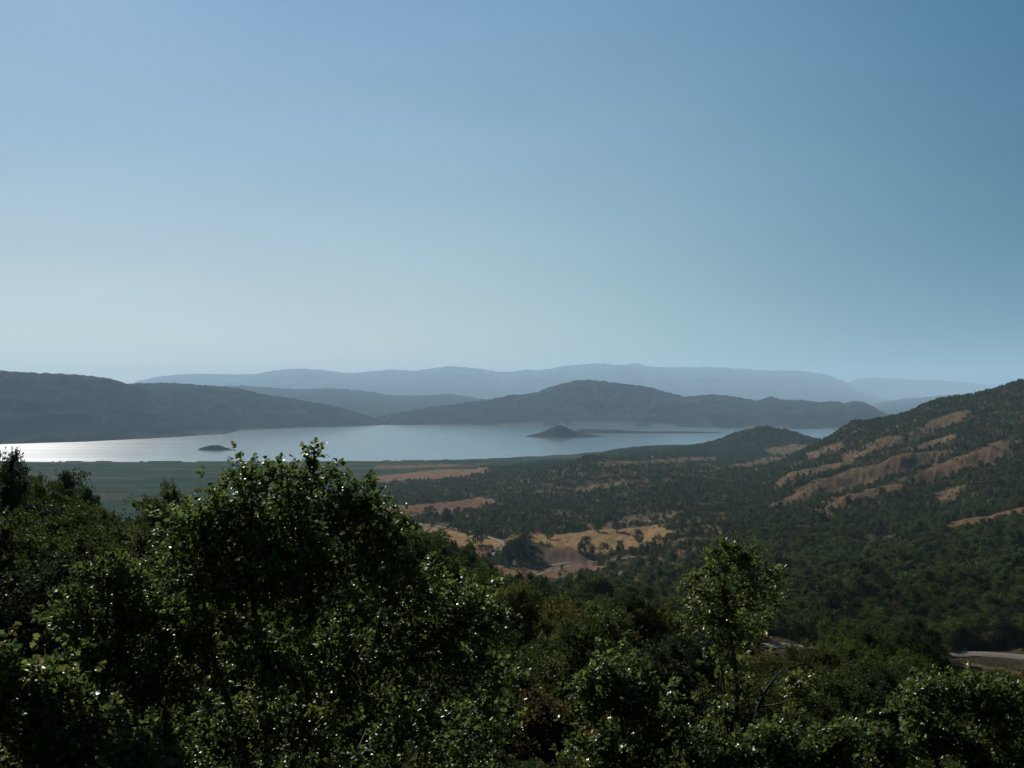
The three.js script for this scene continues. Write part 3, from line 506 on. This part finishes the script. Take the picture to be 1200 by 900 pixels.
heroTree({ name: 'oak_tree', label: 'largest glossy oak, its leafy dome overlapping the marsh and lake shore', D: 14, basePx: 345, seed: 21, clump: 0.40, sprigs: 13, leaves: 7, size: 0.069,
  stems: [
    { p: [[318, 960], [312, 860, 0.1], [306, 760, 0.2], [300, 660, 0.2], [296, 585, 0.1]], r0: 0.085, r1: 0.02 },
    { p: [[345, 960, 0.1], [342, 850], [346, 740, -0.1], [350, 640, -0.1], [366, 570], [369, 537]], r0: 0.075, r1: 0.009 },
    { p: [[362, 960, -0.1], [380, 850], [392, 740], [405, 640], [412, 575]], r0: 0.07, r1: 0.014 },
    { p: [[330, 960, 0.2], [290, 850, 0.3], [255, 750, 0.3], [240, 660, 0.2]], r0: 0.06, r1: 0.016 },
    { p: [[380, 960, -0.2], [430, 860], [480, 770, 0.1], [530, 720, 0.1]], r0: 0.06, r1: 0.016 }],
  lobes: [
    [292, 590, 42, 44, 19, 0.1], [262, 612, 34, 36, 12, 0.5], [330, 600, 34, 38, 11, -0.5], [405, 582, 32, 30, 12, 0], [436, 592, 20, 26, 6, 0.2], [369, 529, 11, 8, 4], [367, 546, 9, 8, 3], [352, 558, 18, 14, 5, 0.1], [322, 562, 20, 18, 6, 0.1], [382, 564, 20, 16, 6, -0.1], [262, 578, 18, 16, 4, 0.1], [306, 632, 40, 30, 10, -0.3], [420, 630, 30, 26, 8, -0.2], [385, 612, 40, 30, 13, 0.3], [348, 582, 22, 22, 6, 0.3],
    [236, 662, 40, 48, 15, 0.2], [212, 640, 22, 26, 6, 0.4], [228, 598, 18, 20, 5, 0.3], [500, 690, 26, 30, 8, 0.2], [578, 730, 22, 24, 6, 0.1], [452, 612, 16, 24, 5, 0.1], [300, 670, 56, 52, 24, 0.6], [370, 680, 56, 56, 26, 0.5], [440, 655, 36, 48, 15, 0.1], [470, 700, 40, 54, 18, 0.4], [335, 640, 46, 34, 12, 0.5],
    [250, 750, 56, 60, 22, 0.5], [330, 765, 62, 62, 28, 0.65], [410, 770, 60, 62, 26, 0.55], [490, 760, 52, 52, 20, 0.2], [540, 730, 42, 52, 18, 0.1], [205, 720, 34, 40, 11, 0.3], [560, 790, 40, 52, 15, 0.3],
    [290, 850, 66, 56, 22, 0.6], [380, 860, 64, 56, 22, 0.6], [470, 850, 62, 58, 20, 0.5], [550, 860, 52, 54, 15, 0]] });
heroTree({ name: 'oak_tree', label: 'slender open oak sapling with a leaning branch, before the dark wood and road', D: 19, basePx: 868, seed: 33, clump: 0.27, sprigs: 11, leaves: 6, size: 0.074, tones: [...HERO, ...FRESH, ...FRESH],
  stems: [
    { p: [[862, 900], [862, 830], [858, 770, 0.1], [850, 720], [848, 680], [852, 650]], r0: 0.065, r1: 0.012 },
    { p: [[872, 900], [886, 830], [905, 795], [918, 782]], r0: 0.05, r1: 0.012 },
    { p: [[858, 768], [835, 745], [818, 736]], r0: 0.03, r1: 0.012 }],
  lobes: [[858, 655, 30, 22, 12], [832, 668, 18, 18, 6], [888, 682, 26, 30, 9], [850, 700, 36, 26, 13], [905, 700, 16, 18, 4], [838, 728, 30, 20, 9], [870, 740, 30, 22, 9], [852, 772, 26, 18, 6], [815, 735, 16, 14, 3], [868, 800, 26, 16, 4], [812, 690, 16, 14, 4], [806, 712, 14, 12, 3], [924, 796, 20, 16, 4], [940, 812, 28, 22, 6], [845, 830, 30, 18, 5]] });
heroTree({ name: 'oak_shrub', label: 'bright glossy oak shrub in front of the near road bank', category: 'shrub', D: 17, basePx: 1120, seed: 35, clump: 0.3, sprigs: 22, leaves: 7, size: 0.074,
  stems: [{ p: [[1110, 930], [1090, 870], [1075, 830]], r0: 0.05, r1: 0.015 }, { p: [[1125, 930], [1140, 870], [1150, 830]], r0: 0.05, r1: 0.015 }, { p: [[1135, 930], [1175, 880], [1200, 840]], r0: 0.04, r1: 0.015 }],
  lobes: [[1080, 822, 34, 30, 11], [1135, 815, 34, 26, 11, 0.2], [1175, 828, 34, 28, 10], [1215, 830, 34, 34, 9], [1060, 868, 40, 34, 11, 0.3], [1120, 870, 46, 36, 14], [1185, 880, 46, 36, 13, 0.3], [1150, 910, 70, 30, 12]] });
heroTree({ name: 'oak_shrub', label: 'glossy oak shrub leaning against the slender sapling with the lone branch', category: 'shrub', D: 16, basePx: 740, seed: 36, clump: 0.3, sprigs: 20, leaves: 7, size: 0.074,
  stems: [{ p: [[735, 930], [728, 850], [720, 800]], r0: 0.05, r1: 0.012 }, { p: [[745, 930], [770, 860], [785, 830]], r0: 0.045, r1: 0.012 }],
  lobes: [[718, 785, 34, 30, 10], [752, 800, 30, 30, 8, 0.2], [700, 820, 34, 32, 9], [760, 845, 42, 36, 11], [705, 875, 52, 36, 12, 0.2], [790, 885, 46, 30, 10], [740, 905, 60, 26, 9]] });
heroTree({ name: 'oak_shrub', label: 'low glossy shrub filling the gap between the two oak saplings', category: 'shrub', D: 15, basePx: 940, seed: 37, clump: 0.28, sprigs: 20, leaves: 7, size: 0.072,
  stems: [{ p: [[935, 940], [925, 890], [915, 865]], r0: 0.04, r1: 0.012 }, { p: [[945, 940], [975, 890], [990, 865]], r0: 0.04, r1: 0.012 }],
  lobes: [[915, 872, 46, 24, 10], [975, 868, 40, 26, 10, 0.2], [865, 888, 40, 24, 8], [1020, 885, 36, 26, 8], [940, 905, 80, 22, 12]] });
heroTree({ name: 'oak_shrub', label: 'leafy oak shrub beside the largest oak, taller than the bushes around it', category: 'shrub', D: 13.5, basePx: 130, seed: 38, clump: 0.3, sprigs: 22, leaves: 7, size: 0.072,
  stems: [{ p: [[125, 940], [120, 850], [125, 760], [128, 690]], r0: 0.05, r1: 0.012 }, { p: [[140, 940], [165, 860], [178, 790]], r0: 0.045, r1: 0.012 }],
  lobes: [[128, 690, 34, 34, 11], [95, 715, 30, 30, 8, 0.2], [160, 735, 34, 36, 11], [120, 770, 50, 40, 14], [185, 800, 40, 44, 12, 0.2], [110, 840, 56, 44, 13], [180, 870, 52, 40, 12], [110, 900, 70, 30, 10]] });
heroTree({ name: 'oak_shrub', label: 'low shrub with rusty leaves at the foot of the leafy oak shrub', category: 'shrub', D: 11, basePx: 50, seed: 39, clump: 0.27, sprigs: 20, leaves: 7, size: 0.074, tones: [...HERO, ...FRESH, RUST[1]],
  stems: [{ p: [[45, 960], [40, 890], [35, 840]], r0: 0.04, r1: 0.01 }, { p: [[60, 960], [90, 900], [110, 870]], r0: 0.04, r1: 0.01 }],
  lobes: [[30, 800, 44, 34, 10], [-10, 840, 44, 40, 9], [60, 840, 44, 36, 11], [105, 875, 40, 30, 9], [30, 885, 70, 30, 12], [150, 900, 40, 24, 7]] });

// prototypes for the woods
function proto(seed, { h = 6, w = 4.4, form = 'round', tones, detail }) {
  const r = rngOf(seed), lobes = [], near = detail === 'near', mid = detail === 'mid', rad = w / 2;
  const stems = [{ pts: [V(0, -0.3, 0), V(gauss(r) * 0.1, h * 0.3, gauss(r) * 0.1), V(gauss(r) * 0.25, h * 0.62, gauss(r) * 0.25), V(gauss(r) * 0.2, h * 0.88, gauss(r) * 0.2)], r0: 0.03 * h * 0.7, r1: 0.02 }];
  if (form === 'cone') { for (let i = 0; i < 17; i++) { const t = 0.1 + 0.9 * i / 16, q = rad * (1.04 - t) * (0.75 + 0.5 * r()), a = i * 2.4; lobes.push({ c: V(Math.cos(a) * q * 0.55, h * t * 0.97, Math.sin(a) * q * 0.55), r: [q * 0.62 + 0.16, h * 0.05, q * 0.62 + 0.16], n: near ? 7 : mid ? 4 : 2 }); } }
  else {
    const n = form === 'tall' ? 13 : 11;
    for (let i = 0; i < n; i++) { const a = i * 2.4 + r(), t = (i + 0.5) / n, y = h * lerp(0.15, 0.9, t), q = rad * Math.sin(Math.PI * lerp(0.28, 0.93, t)) * (0.5 + 0.35 * r()); const s = w * (0.17 + 0.09 * r()); lobes.push({ c: V(Math.cos(a) * q, y, Math.sin(a) * q), r: [s, s * (form === 'tall' ? 1.05 : 0.8), s], n: near ? 11 : mid ? 6 : 3 }); }
    lobes.push({ c: V(0, h * 0.6, 0), r: [rad * 0.5, h * 0.2, rad * 0.5], n: near ? 9 : mid ? 5 : 3 });
  }
  return grow({ seed: seed + 1, stems, lobes, tones, lobed: false, clump: near ? 0.42 : mid ? 0.55 : 0.7, sprigs: near ? 17 : mid ? 10 : 6, leaves: near ? 7 : 6, size: near ? 0.12 : mid ? 0.22 : 0.40, twigs: near, shell: 0.5 });
}
const KINDS = [
  { key: 'oak', say: 'round green oak', form: 'round', h: 5.6, w: 4.6, tones: OAK, p: 0.44 },
  { key: 'olive', say: 'spreading olive green oak', form: 'round', h: 4.9, w: 4.8, tones: OLIVE, p: 0.24 },
  { key: 'dark', say: 'upright dark green tree', form: 'tall', h: 6.6, w: 3.9, tones: DARK, p: 0.22 },
  { key: 'rust', say: 'rust coloured autumn shrub', form: 'round', h: 3.4, w: 3.6, tones: RUST, p: 0.05 },
  { key: 'gold', say: 'yellow green autumn tree', form: 'round', h: 4.4, w: 4.0, tones: GOLD, p: 0.05 },
];
KINDS.forEach((k, i) => { for (const [d, n] of [['near', 2], ['mid', 2], ['far', 3]]) k[d] = Array.from({ length: n }, (_, v) => proto(1000 + i * 50 + v * 7, { ...k, detail: d })); });
console.log('protos', KINDS.map((k) => k.key + ':' + k.near[0].leaf.attributes.position.count / 3 + '/' + k.mid[0].leaf.attributes.position.count / 3 + '/' + k.far[0].leaf.attributes.position.count / 3).join(' '));

// where the trees stand
const R = rngOf(77), trees = [];
function wouldHideRoad(px, top, half, D) { return D < 242 && ((px + half > 1112 && px - half < 1260 && top < 782) || (px + half > 893 && px - half < 952 && top < 766)); }
const nearRoad = (x, z, s) => ROADS.some((r) => { const [d] = alongLine(r.flat, x, z); return d < r.w / 2 + s; });
const roadBoxes = ROADS.map((r) => new THREE.Box3().setFromPoints(r.line).expandByScalar(12));
function tryTree(x, z, kind, s, extra = {}) {
  const D = -z, u = x / D, y = groundAt(x, z); trees.push({ x, y, z, D, px: 600 + u * F, kind, s, turn: R() * 6.283, squash: 0.85 + 0.35 * R(), ...extra });
}
const pickKind = (x, z, D) => {
  let q = R(); const g = fbm(x / 60 + 70, z / 60), px = 600 + x / D * F;
  if (D < 330 && px > 620 && px < 900) q = q < 0.10 ? 0.93 : q < 0.16 ? 0.97 : q; else if (D > 400 && q > 0.9) q -= 0.4;
  q = clamp(q + (D > 300 ? g * 0.7 : g * 0.2), 0, 0.999); for (const k of KINDS) { if (q < k.p) return k; q -= k.p; } return KINDS[0];
};
const zones = [[24, 90, 2.6], [90, 300, 3.3], [300, 800, 4.1], [800, 1500, 5.2], [1500, 2700, 6.0], [2700, 6000, 6.6]];
const skyline = US.map(() => -9), skyCol = new Float32Array(NU * NV);
for (let i = 0; i < NU; i++) { let m = -9; for (let j = 0; j < NV; j++) { skyCol[j * NU + i] = m; m = Math.max(m, H1[j * NU + i] / DS[j]); } }
for (const [a, b, c] of zones) for (let z = -b; z < -a; z += c) { const D = -z, X = 0.58 * D + 12; for (let x = -X; x < X; x += c) {
  const jx = x + (R() - 0.5) * c * 0.95, jz = z + (R() - 0.5) * c * 0.95, d = -jz, u = jx / d, q = R(), q2 = R(); if (d < 24) continue;
  const h = look(H1, jx, jz), [ci, , cj] = cell(jx, jz);
  if (h < -249.2) continue;
  if ((h + 9) / d < skyCol[cj * NU + ci] - 0.004) continue;                       // in a fold of the land that the view looks over
  if (isMarsh(jx, jz, h)) { if (q > 0.012 * (1 + 2 * fbm(jx / 300, jz / 90))) continue; tryTree(jx, jz, KINDS[q2 < 0.5 ? 0 : 1], 0.35 + 0.4 * R()); continue; }
  let cov = cover(jx, jz, d, u);
  const ar = d > 150 ? areaAt(jx, jz, 0.7) : -1;
  if (ar >= 0) cov = AREAS[ar].n === 'field' ? 0.004 : AREAS[ar].n === 'mound' ? 0.01 : AREAS[ar].n === 'bare_spur' ? 0.015 + 0.25 * smooth(0.35, 0.6, n2(jx / 24, jz / 24)) : 0.05 + 0.4 * smooth(0.15, 0.45, n2(jx / 28, jz / 28));
  if (q > cov) continue;
  if (roadBoxes.some((bx) => bx.containsPoint(V(jx, bx.min.y + 12, jz))) && nearRoad(jx, jz, d < 300 ? 3.4 : 2.2)) continue;
  const k = pickKind(jx, jz, d); let s = (d > 300 ? 0.5 + 0.95 * q2 * q2 + 0.1 * q2 : 0.62 + 0.55 * q2) * (d < 50 ? 0.72 : 1);
  if (d > 300) s *= 1 + 0.3 * n2(jx / 45, jz / 45);
  if (ar >= 0) s *= 0.6;
  const px = 600 + u * F, top = HORIZON - (h + k.h * s) / d * F, half = k.w * s / 2 / d * F;
  if (wouldHideRoad(px, top, half, d)) { if (px > 1100 && d < 130 && top + (k.h * s * 0.55) / d * F > 784) s *= 0.45; else continue; }
  if (d < 60) {                                                                  // the near slope keeps the openings seen between its trees
    const limit = table([[-100, 560], [0, 548], [100, 578], [200, 590], [420, 640], [600, 760], [680, 735], [760, 720], [800, 700], [880, 740], [960, 770], [1100, 785], [1260, 790]], px);
    const t2 = (limit - HORIZON) / F * d, fit = (-t2 - h) / k.h; if (fit < 0.3) continue; s = Math.min(s, fit * (0.85 + 0.15 * R()));
  }
  tryTree(jx, jz, k, s);
} }
// trees that stand out by themselves, where the photograph has them: [px, py of the base, width in px, kind, label]
const ALONE = [
  [560, 638, 15, 2, 'square dark tree clump in the stubble beside the valley road'], [549, 629, 7, 0, 'small round bush in the golden stubble'], [614, 634, 24, 0, 'broad dark tree at the road bend behind the copse'],
  [592, 660, 24, 0, 'dark copse tree at the road bend beside the mound', 'copse'], [606, 659, 25, 2, 'dark copse tree at the road bend beside the mound', 'copse'], [620, 657, 23, 0, 'dark copse tree at the road bend beside the mound', 'copse'], [600, 652, 22, 0, 'dark copse tree at the road bend beside the mound', 'copse'], [615, 650, 20, 2, 'dark copse tree at the road bend beside the mound', 'copse'],
  [555, 655, 11, 0, 'lone round bush at the road fork in the brown field'], [644, 632, 13, 0, 'lone tree between the tan field and the mound'], [672, 624, 12, 0, 'round tree at the far edge of the tan field', 'edge'], [701, 623, 11, 0, 'round tree at the far edge of the tan field', 'edge'], [722, 623, 11, 2, 'round tree at the far edge of the tan field', 'edge'],
  [748, 637, 14, 2, 'tall dark tree standing alone at the end of the tan field'], [727, 642, 11, 0, 'round bush on the near edge of the tan field', 'rim'], [686, 642, 16, 0, 'round bush on the near edge of the tan field', 'rim'], [708, 647, 13, 0, 'round bush on the near edge of the tan field', 'rim'],
  [504, 607, 17, 0, 'roadside tree in the row beyond the golden stubble', 'row'], [524, 611, 13, 2, 'roadside tree in the row beyond the golden stubble', 'row'], [540, 615, 13, 0, 'roadside tree in the row beyond the golden stubble', 'row'], [575, 622, 13, 0, 'roadside tree in the row beyond the golden stubble', 'row'],
];
for (const [px, py, w, k, label, g] of ALONE) { const [x, z] = hit(px, py, H1, 700); tryTree(x, z, KINDS[k], w * -z / F / KINDS[k].w, { squash: 0.72, label, group: g ? { copse: 'copse at the road bend', edge: 'trees along the tan field', rim: 'bushes along the tan field', row: 'trees along the valley road' }[g] : undefined, alone: true }); }

for (const [px, top, D, k, label] of [[14, 522, 58, 2, 'lone open tree rising above the shoulder wood against the bright lake'], [104, 566, 72, 2, 'dark pointed treetop standing above the shoulder wood before the marsh'], [187, 568, 92, 0, 'dark rounded treetop above the shoulder wood next to the largest oak'], [775, 712, 62, 4, 'yellow autumn tree beside the slender oak sapling']]) {
  const x = uOf(px) * D, h = look(H1, x, -D), tall = (HORIZON - top) / F * D - h; const thin = px < 50 ? 0.5 : px < 150 ? 0.68 : 1; tryTree(x, -D, KINDS[k], thin * tall / KINDS[k].h, { squash: 1 / thin, label, alone: true });
}
// the trees that show most, measured on a coarse cover of the view, are things; the others are the wood
trees.sort((a, b) => a.D - b.D);
{
  const S = 3, W = 400, Hh = 300, buf = new Uint8Array(W * Hh), mark = (px, py, rx, ry) => { let n = 0; for (let y = Math.max(0, Math.floor((py - ry) / S)); y <= Math.min(Hh - 1, (py + ry) / S); y++) for (let x = Math.max(0, Math.floor((px - rx) / S)); x <= Math.min(W - 1, (px + rx) / S); x++) { if (((x + 0.5) * S - px) ** 2 / (rx * rx) + ((y + 0.5) * S - py) ** 2 / (ry * ry) > 1) continue; if (!buf[y * W + x]) { buf[y * W + x] = 1; n++; } } return n; };
  for (const [px, py, rx, ry] of [[380, 740, 190, 190], [1140, 870, 120, 60], [130, 800, 90, 110], [740, 850, 80, 70]]) mark(px, py, rx, ry);
  const colMax = new Float32Array(W).fill(900); let row = 0;
  for (const t of trees) {
    while (row < NV && DS[row] < t.D) { for (let c = 0; c < W; c++) { const x = uOf((c + 0.5) * S) * DS[row], y = HORIZON - look(H1, x, -DS[row]) / DS[row] * F; for (let yy = Math.max(0, Math.ceil(y / S)); yy < Math.min(Hh, colMax[c] / S); yy++) buf[yy * W + c] = 1; colMax[c] = Math.min(colMax[c], y); } row++; }
    const h = t.kind.h * t.s, y = HORIZON - (t.y - EYE + h * 0.55) / t.D * F; t.seen = mark(t.px, y, t.kind.w * t.s * 0.48 / t.D * F, h * 0.45 * t.squash / t.D * F);
  }
}
const singles = new Set(trees.filter((t) => t.alone)), ranked = trees.filter((t) => !t.alone && t.seen > 0).sort((a, b) => b.seen - a.seen);
for (const t of ranked.slice(0, 300 - singles.size)) singles.add(t);
console.log('trees', trees.length, 'singles', singles.size, 'least seen', ranked[300 - 22]?.seen, 'farthest single', Math.max(...[...singles].map((t) => t.D)));

const place = (t) => {
  if (t.px < 640 && t.D < 480) return ['on the wooded shoulder beside the largest oak', 'trees on the near shoulder'];
  if (t.D < 120) return ['on the near slope below the slender oak sapling', 'trees on the near slope'];
  if (t.D < 232) return ['on the slope in front of the near road', 'trees in front of the near road'];
  if (t.D < 275) return ['lining the far edge of the near road', 'trees along the far edge of the near road'];
  if (t.px < 790) return ['in the wood below the short grey road stretch', 'trees below the short grey road stretch'];
  if (t.px > 1040 && t.D > 380) return ['in the dense wood below the bare reddish spur', 'trees below the bare reddish spur'];
  if (t.px > 1040) return ['in the dense wood above the brown road bank', 'trees above the brown road bank'];
  if (t.D < 700) return ['in the dense wood behind the slender oak sapling', 'trees of the wood behind the slender sapling'];
  return ['in the valley beyond the dense wood', 'trees of the far valley'];
};
const NAME = { oak: 'oak_tree', olive: 'oak_tree', dark: 'dark_tree', cone: 'juniper_tree', rust: 'autumn_shrub', gold: 'autumn_tree' };
for (const t of singles) {
  const lod = t.D < 95 ? 'near' : t.D < 420 || t.alone ? 'mid' : 'far', set = t.kind[lod], parts = set[Math.floor(t.turn * 31) % set.length];
  const [where, group] = place(t), size = t.s > 1.0 ? 'large ' : t.s < 0.72 ? 'small ' : 'middling ', label = t.label ?? size + t.kind.say + ' ' + where;
  const g = plant(NAME[t.kind.key], label, NAME[t.kind.key].includes('shrub') ? 'shrub' : 'tree', V(t.x, t.y - 0.05, t.z), parts, { leaf: t.D < 60 ? MAT.satin : MAT.matt, turn: t.turn, scale: t.s, group: t.group ?? (t.label ? undefined : size + t.kind.say + ', ' + group) });
  g.scale.y *= t.squash;
}
// the wood: far too many crowns to count
{
  const forest = new THREE.Group(), m = new THREE.Matrix4(), q = new THREE.Quaternion(), lists = new Map();
  for (const t of trees) { if (singles.has(t)) continue; const lod = t.D < 70 ? 'near' : t.D < 300 ? 'mid' : 'far', v = Math.floor(t.turn * 31) % t.kind[lod].length, key = t.kind.key + lod + v; if (!lists.has(key)) lists.set(key, { parts: t.kind[lod][v], list: [] }); lists.get(key).list.push(t); }
  let n = 0; for (const { parts, list } of lists.values()) {
    const crown = new THREE.InstancedMesh(parts.leaf, MAT.matt, list.length), stem = new THREE.InstancedMesh(parts.wood, MAT.bark, list.length), c = new THREE.Color();
    list.forEach((t, i) => { q.setFromAxisAngle(UPV, t.turn); m.compose(V(t.x, t.y - 0.05, t.z), q, V(t.s, t.s * t.squash, t.s)); crown.setMatrixAt(i, m); stem.setMatrixAt(i, m); const f = 0.55 + 0.9 * ((t.turn * 97) % 1), g = 0.9 + 0.25 * ((t.turn * 53) % 1); crown.setColorAt(i, c.setRGB(f * g, f, f * 0.95)); n++; });
    child(crown, 'crown', forest).userData.kind = 'stuff'; if (list.some((t) => t.D < 400)) child(stem, 'trunk', forest).userData.kind = 'stuff';
  }
  console.log('forest', n); { let tri = 0; const g = new Set(); scene.traverse((o) => { if (o.isMesh && !g.has(o.geometry)) { g.add(o.geometry); tri += (o.geometry.index ?? o.geometry.attributes.position).count / 3; } }); console.log('triangles', tri); }
  { // low growth on the near slope
    const r = rngOf(91), list = []; for (let z = -26; z < -6; z += 0.8) for (let x = 0.62 * z - 2; x < -0.62 * z + 2; x += 0.8) { const X = x + (r() - 0.5) * 0.8, Z = z + (r() - 0.5) * 0.8, h = look(H1, X, Z), sc = 0.10 + 0.14 * r(); if (HORIZON - (h + 5 * sc) / -Z * F > 860) list.push([X, Z, sc, r() * 6.28]); }
    KINDS.slice(0, 2).forEach((k, v) => { const part = list.filter((_, i) => i % 2 === v), im = new THREE.InstancedMesh(k.mid[v].leaf, MAT.satin, part.length); part.forEach(([X, Z, sc, a], i) => { q.setFromAxisAngle(UPV, a); im.setMatrixAt(i, m.compose(V(X, groundAt(X, Z) - 0.1, Z), q, V(sc, sc, sc))); }); child(im, 'undergrowth', forest).userData.kind = 'stuff'; });
  }
  add(forest, 'forest', 'dense green wood and scrub covering the valley and hillsides', 'forest', { kind: 'stuff' });
}

// ---------------------------------------------------------------- houses: tiny and far
const WALL = [new THREE.MeshStandardMaterial({ color: new THREE.Color(0.24, 0.22, 0.185), roughness: 0.9 }), new THREE.MeshStandardMaterial({ color: new THREE.Color(0.19, 0.165, 0.13), roughness: 0.9 })], TILE = new THREE.MeshStandardMaterial({ color: new THREE.Color(0.15, 0.075, 0.05), roughness: 0.9 });
function house(x, y, z, w, d, h, turn, wall, label, group, name = 'house') {
  const g = new THREE.Group(); g.position.set(x, y, z); g.rotation.y = turn;
  const b = new THREE.BoxGeometry(w, h + 3, d); b.translate(0, h / 2 - 1.5, 0); child(new THREE.Mesh(b, wall), 'wall', g);
  const s = new THREE.Shape(); s.moveTo(-w / 2 - 0.5, 0); s.lineTo(0, w * 0.3); s.lineTo(w / 2 + 0.5, 0); const r = new THREE.ExtrudeGeometry(s, { depth: d + 0.8, bevelEnabled: false }); r.translate(0, h + 0.002, -d / 2 - 0.4); child(new THREE.Mesh(r, TILE), 'roof', g);
  add(g, name, label, 'house', { group });
}
{
  const ray = new THREE.Raycaster(), hr = rngOf(5), m = scene.children.filter((o) => o.name.startsWith('mountain')); scene.updateMatrixWorld(true);
  const down = (x, z) => { ray.set(V(x, 3000, z), V(0, -1, 0)); const k = ray.intersectObjects(m, false)[0]; return k ? k.point.y : 0; };
  for (let i = 0; i < 9; i++) { const px = 455 + i * 5.5 + hr() * 4, D = 9530 + hr() * 160, x = uOf(px) * D; house(x, Math.max(down(x, -D), 1), -D, 9 + 4 * hr(), 12 + 6 * hr(), 6 + 3 * hr(), hr() * 3, WALL[i % 2], 'tiny pale house of the village across the lake', 'houses of the village across the lake'); }
  for (let i = 0; i < 5; i++) { const px = 262 + i * 3.4 + hr() * 2, D = table([[262, 6950], [280, 7700]], px) + 120 + hr() * 60, x = uOf(px) * D; house(x, Math.max(down(x, -D), 1), -D, 8 + 3 * hr(), 11 + 5 * hr(), 5 + 2 * hr(), hr() * 3, WALL[i % 2], 'tiny pale house on the low shore point', 'houses on the low shore point'); }
  { const [x, z] = hit(765, 540, H1, 1800); house(x, groundAt(x, z), z, 7, 7, 12, 0.5, WALL[0], 'small pale tower house alone on the scrubby hill', undefined, 'tower_house'); }
}

renderer.render(scene, camera);
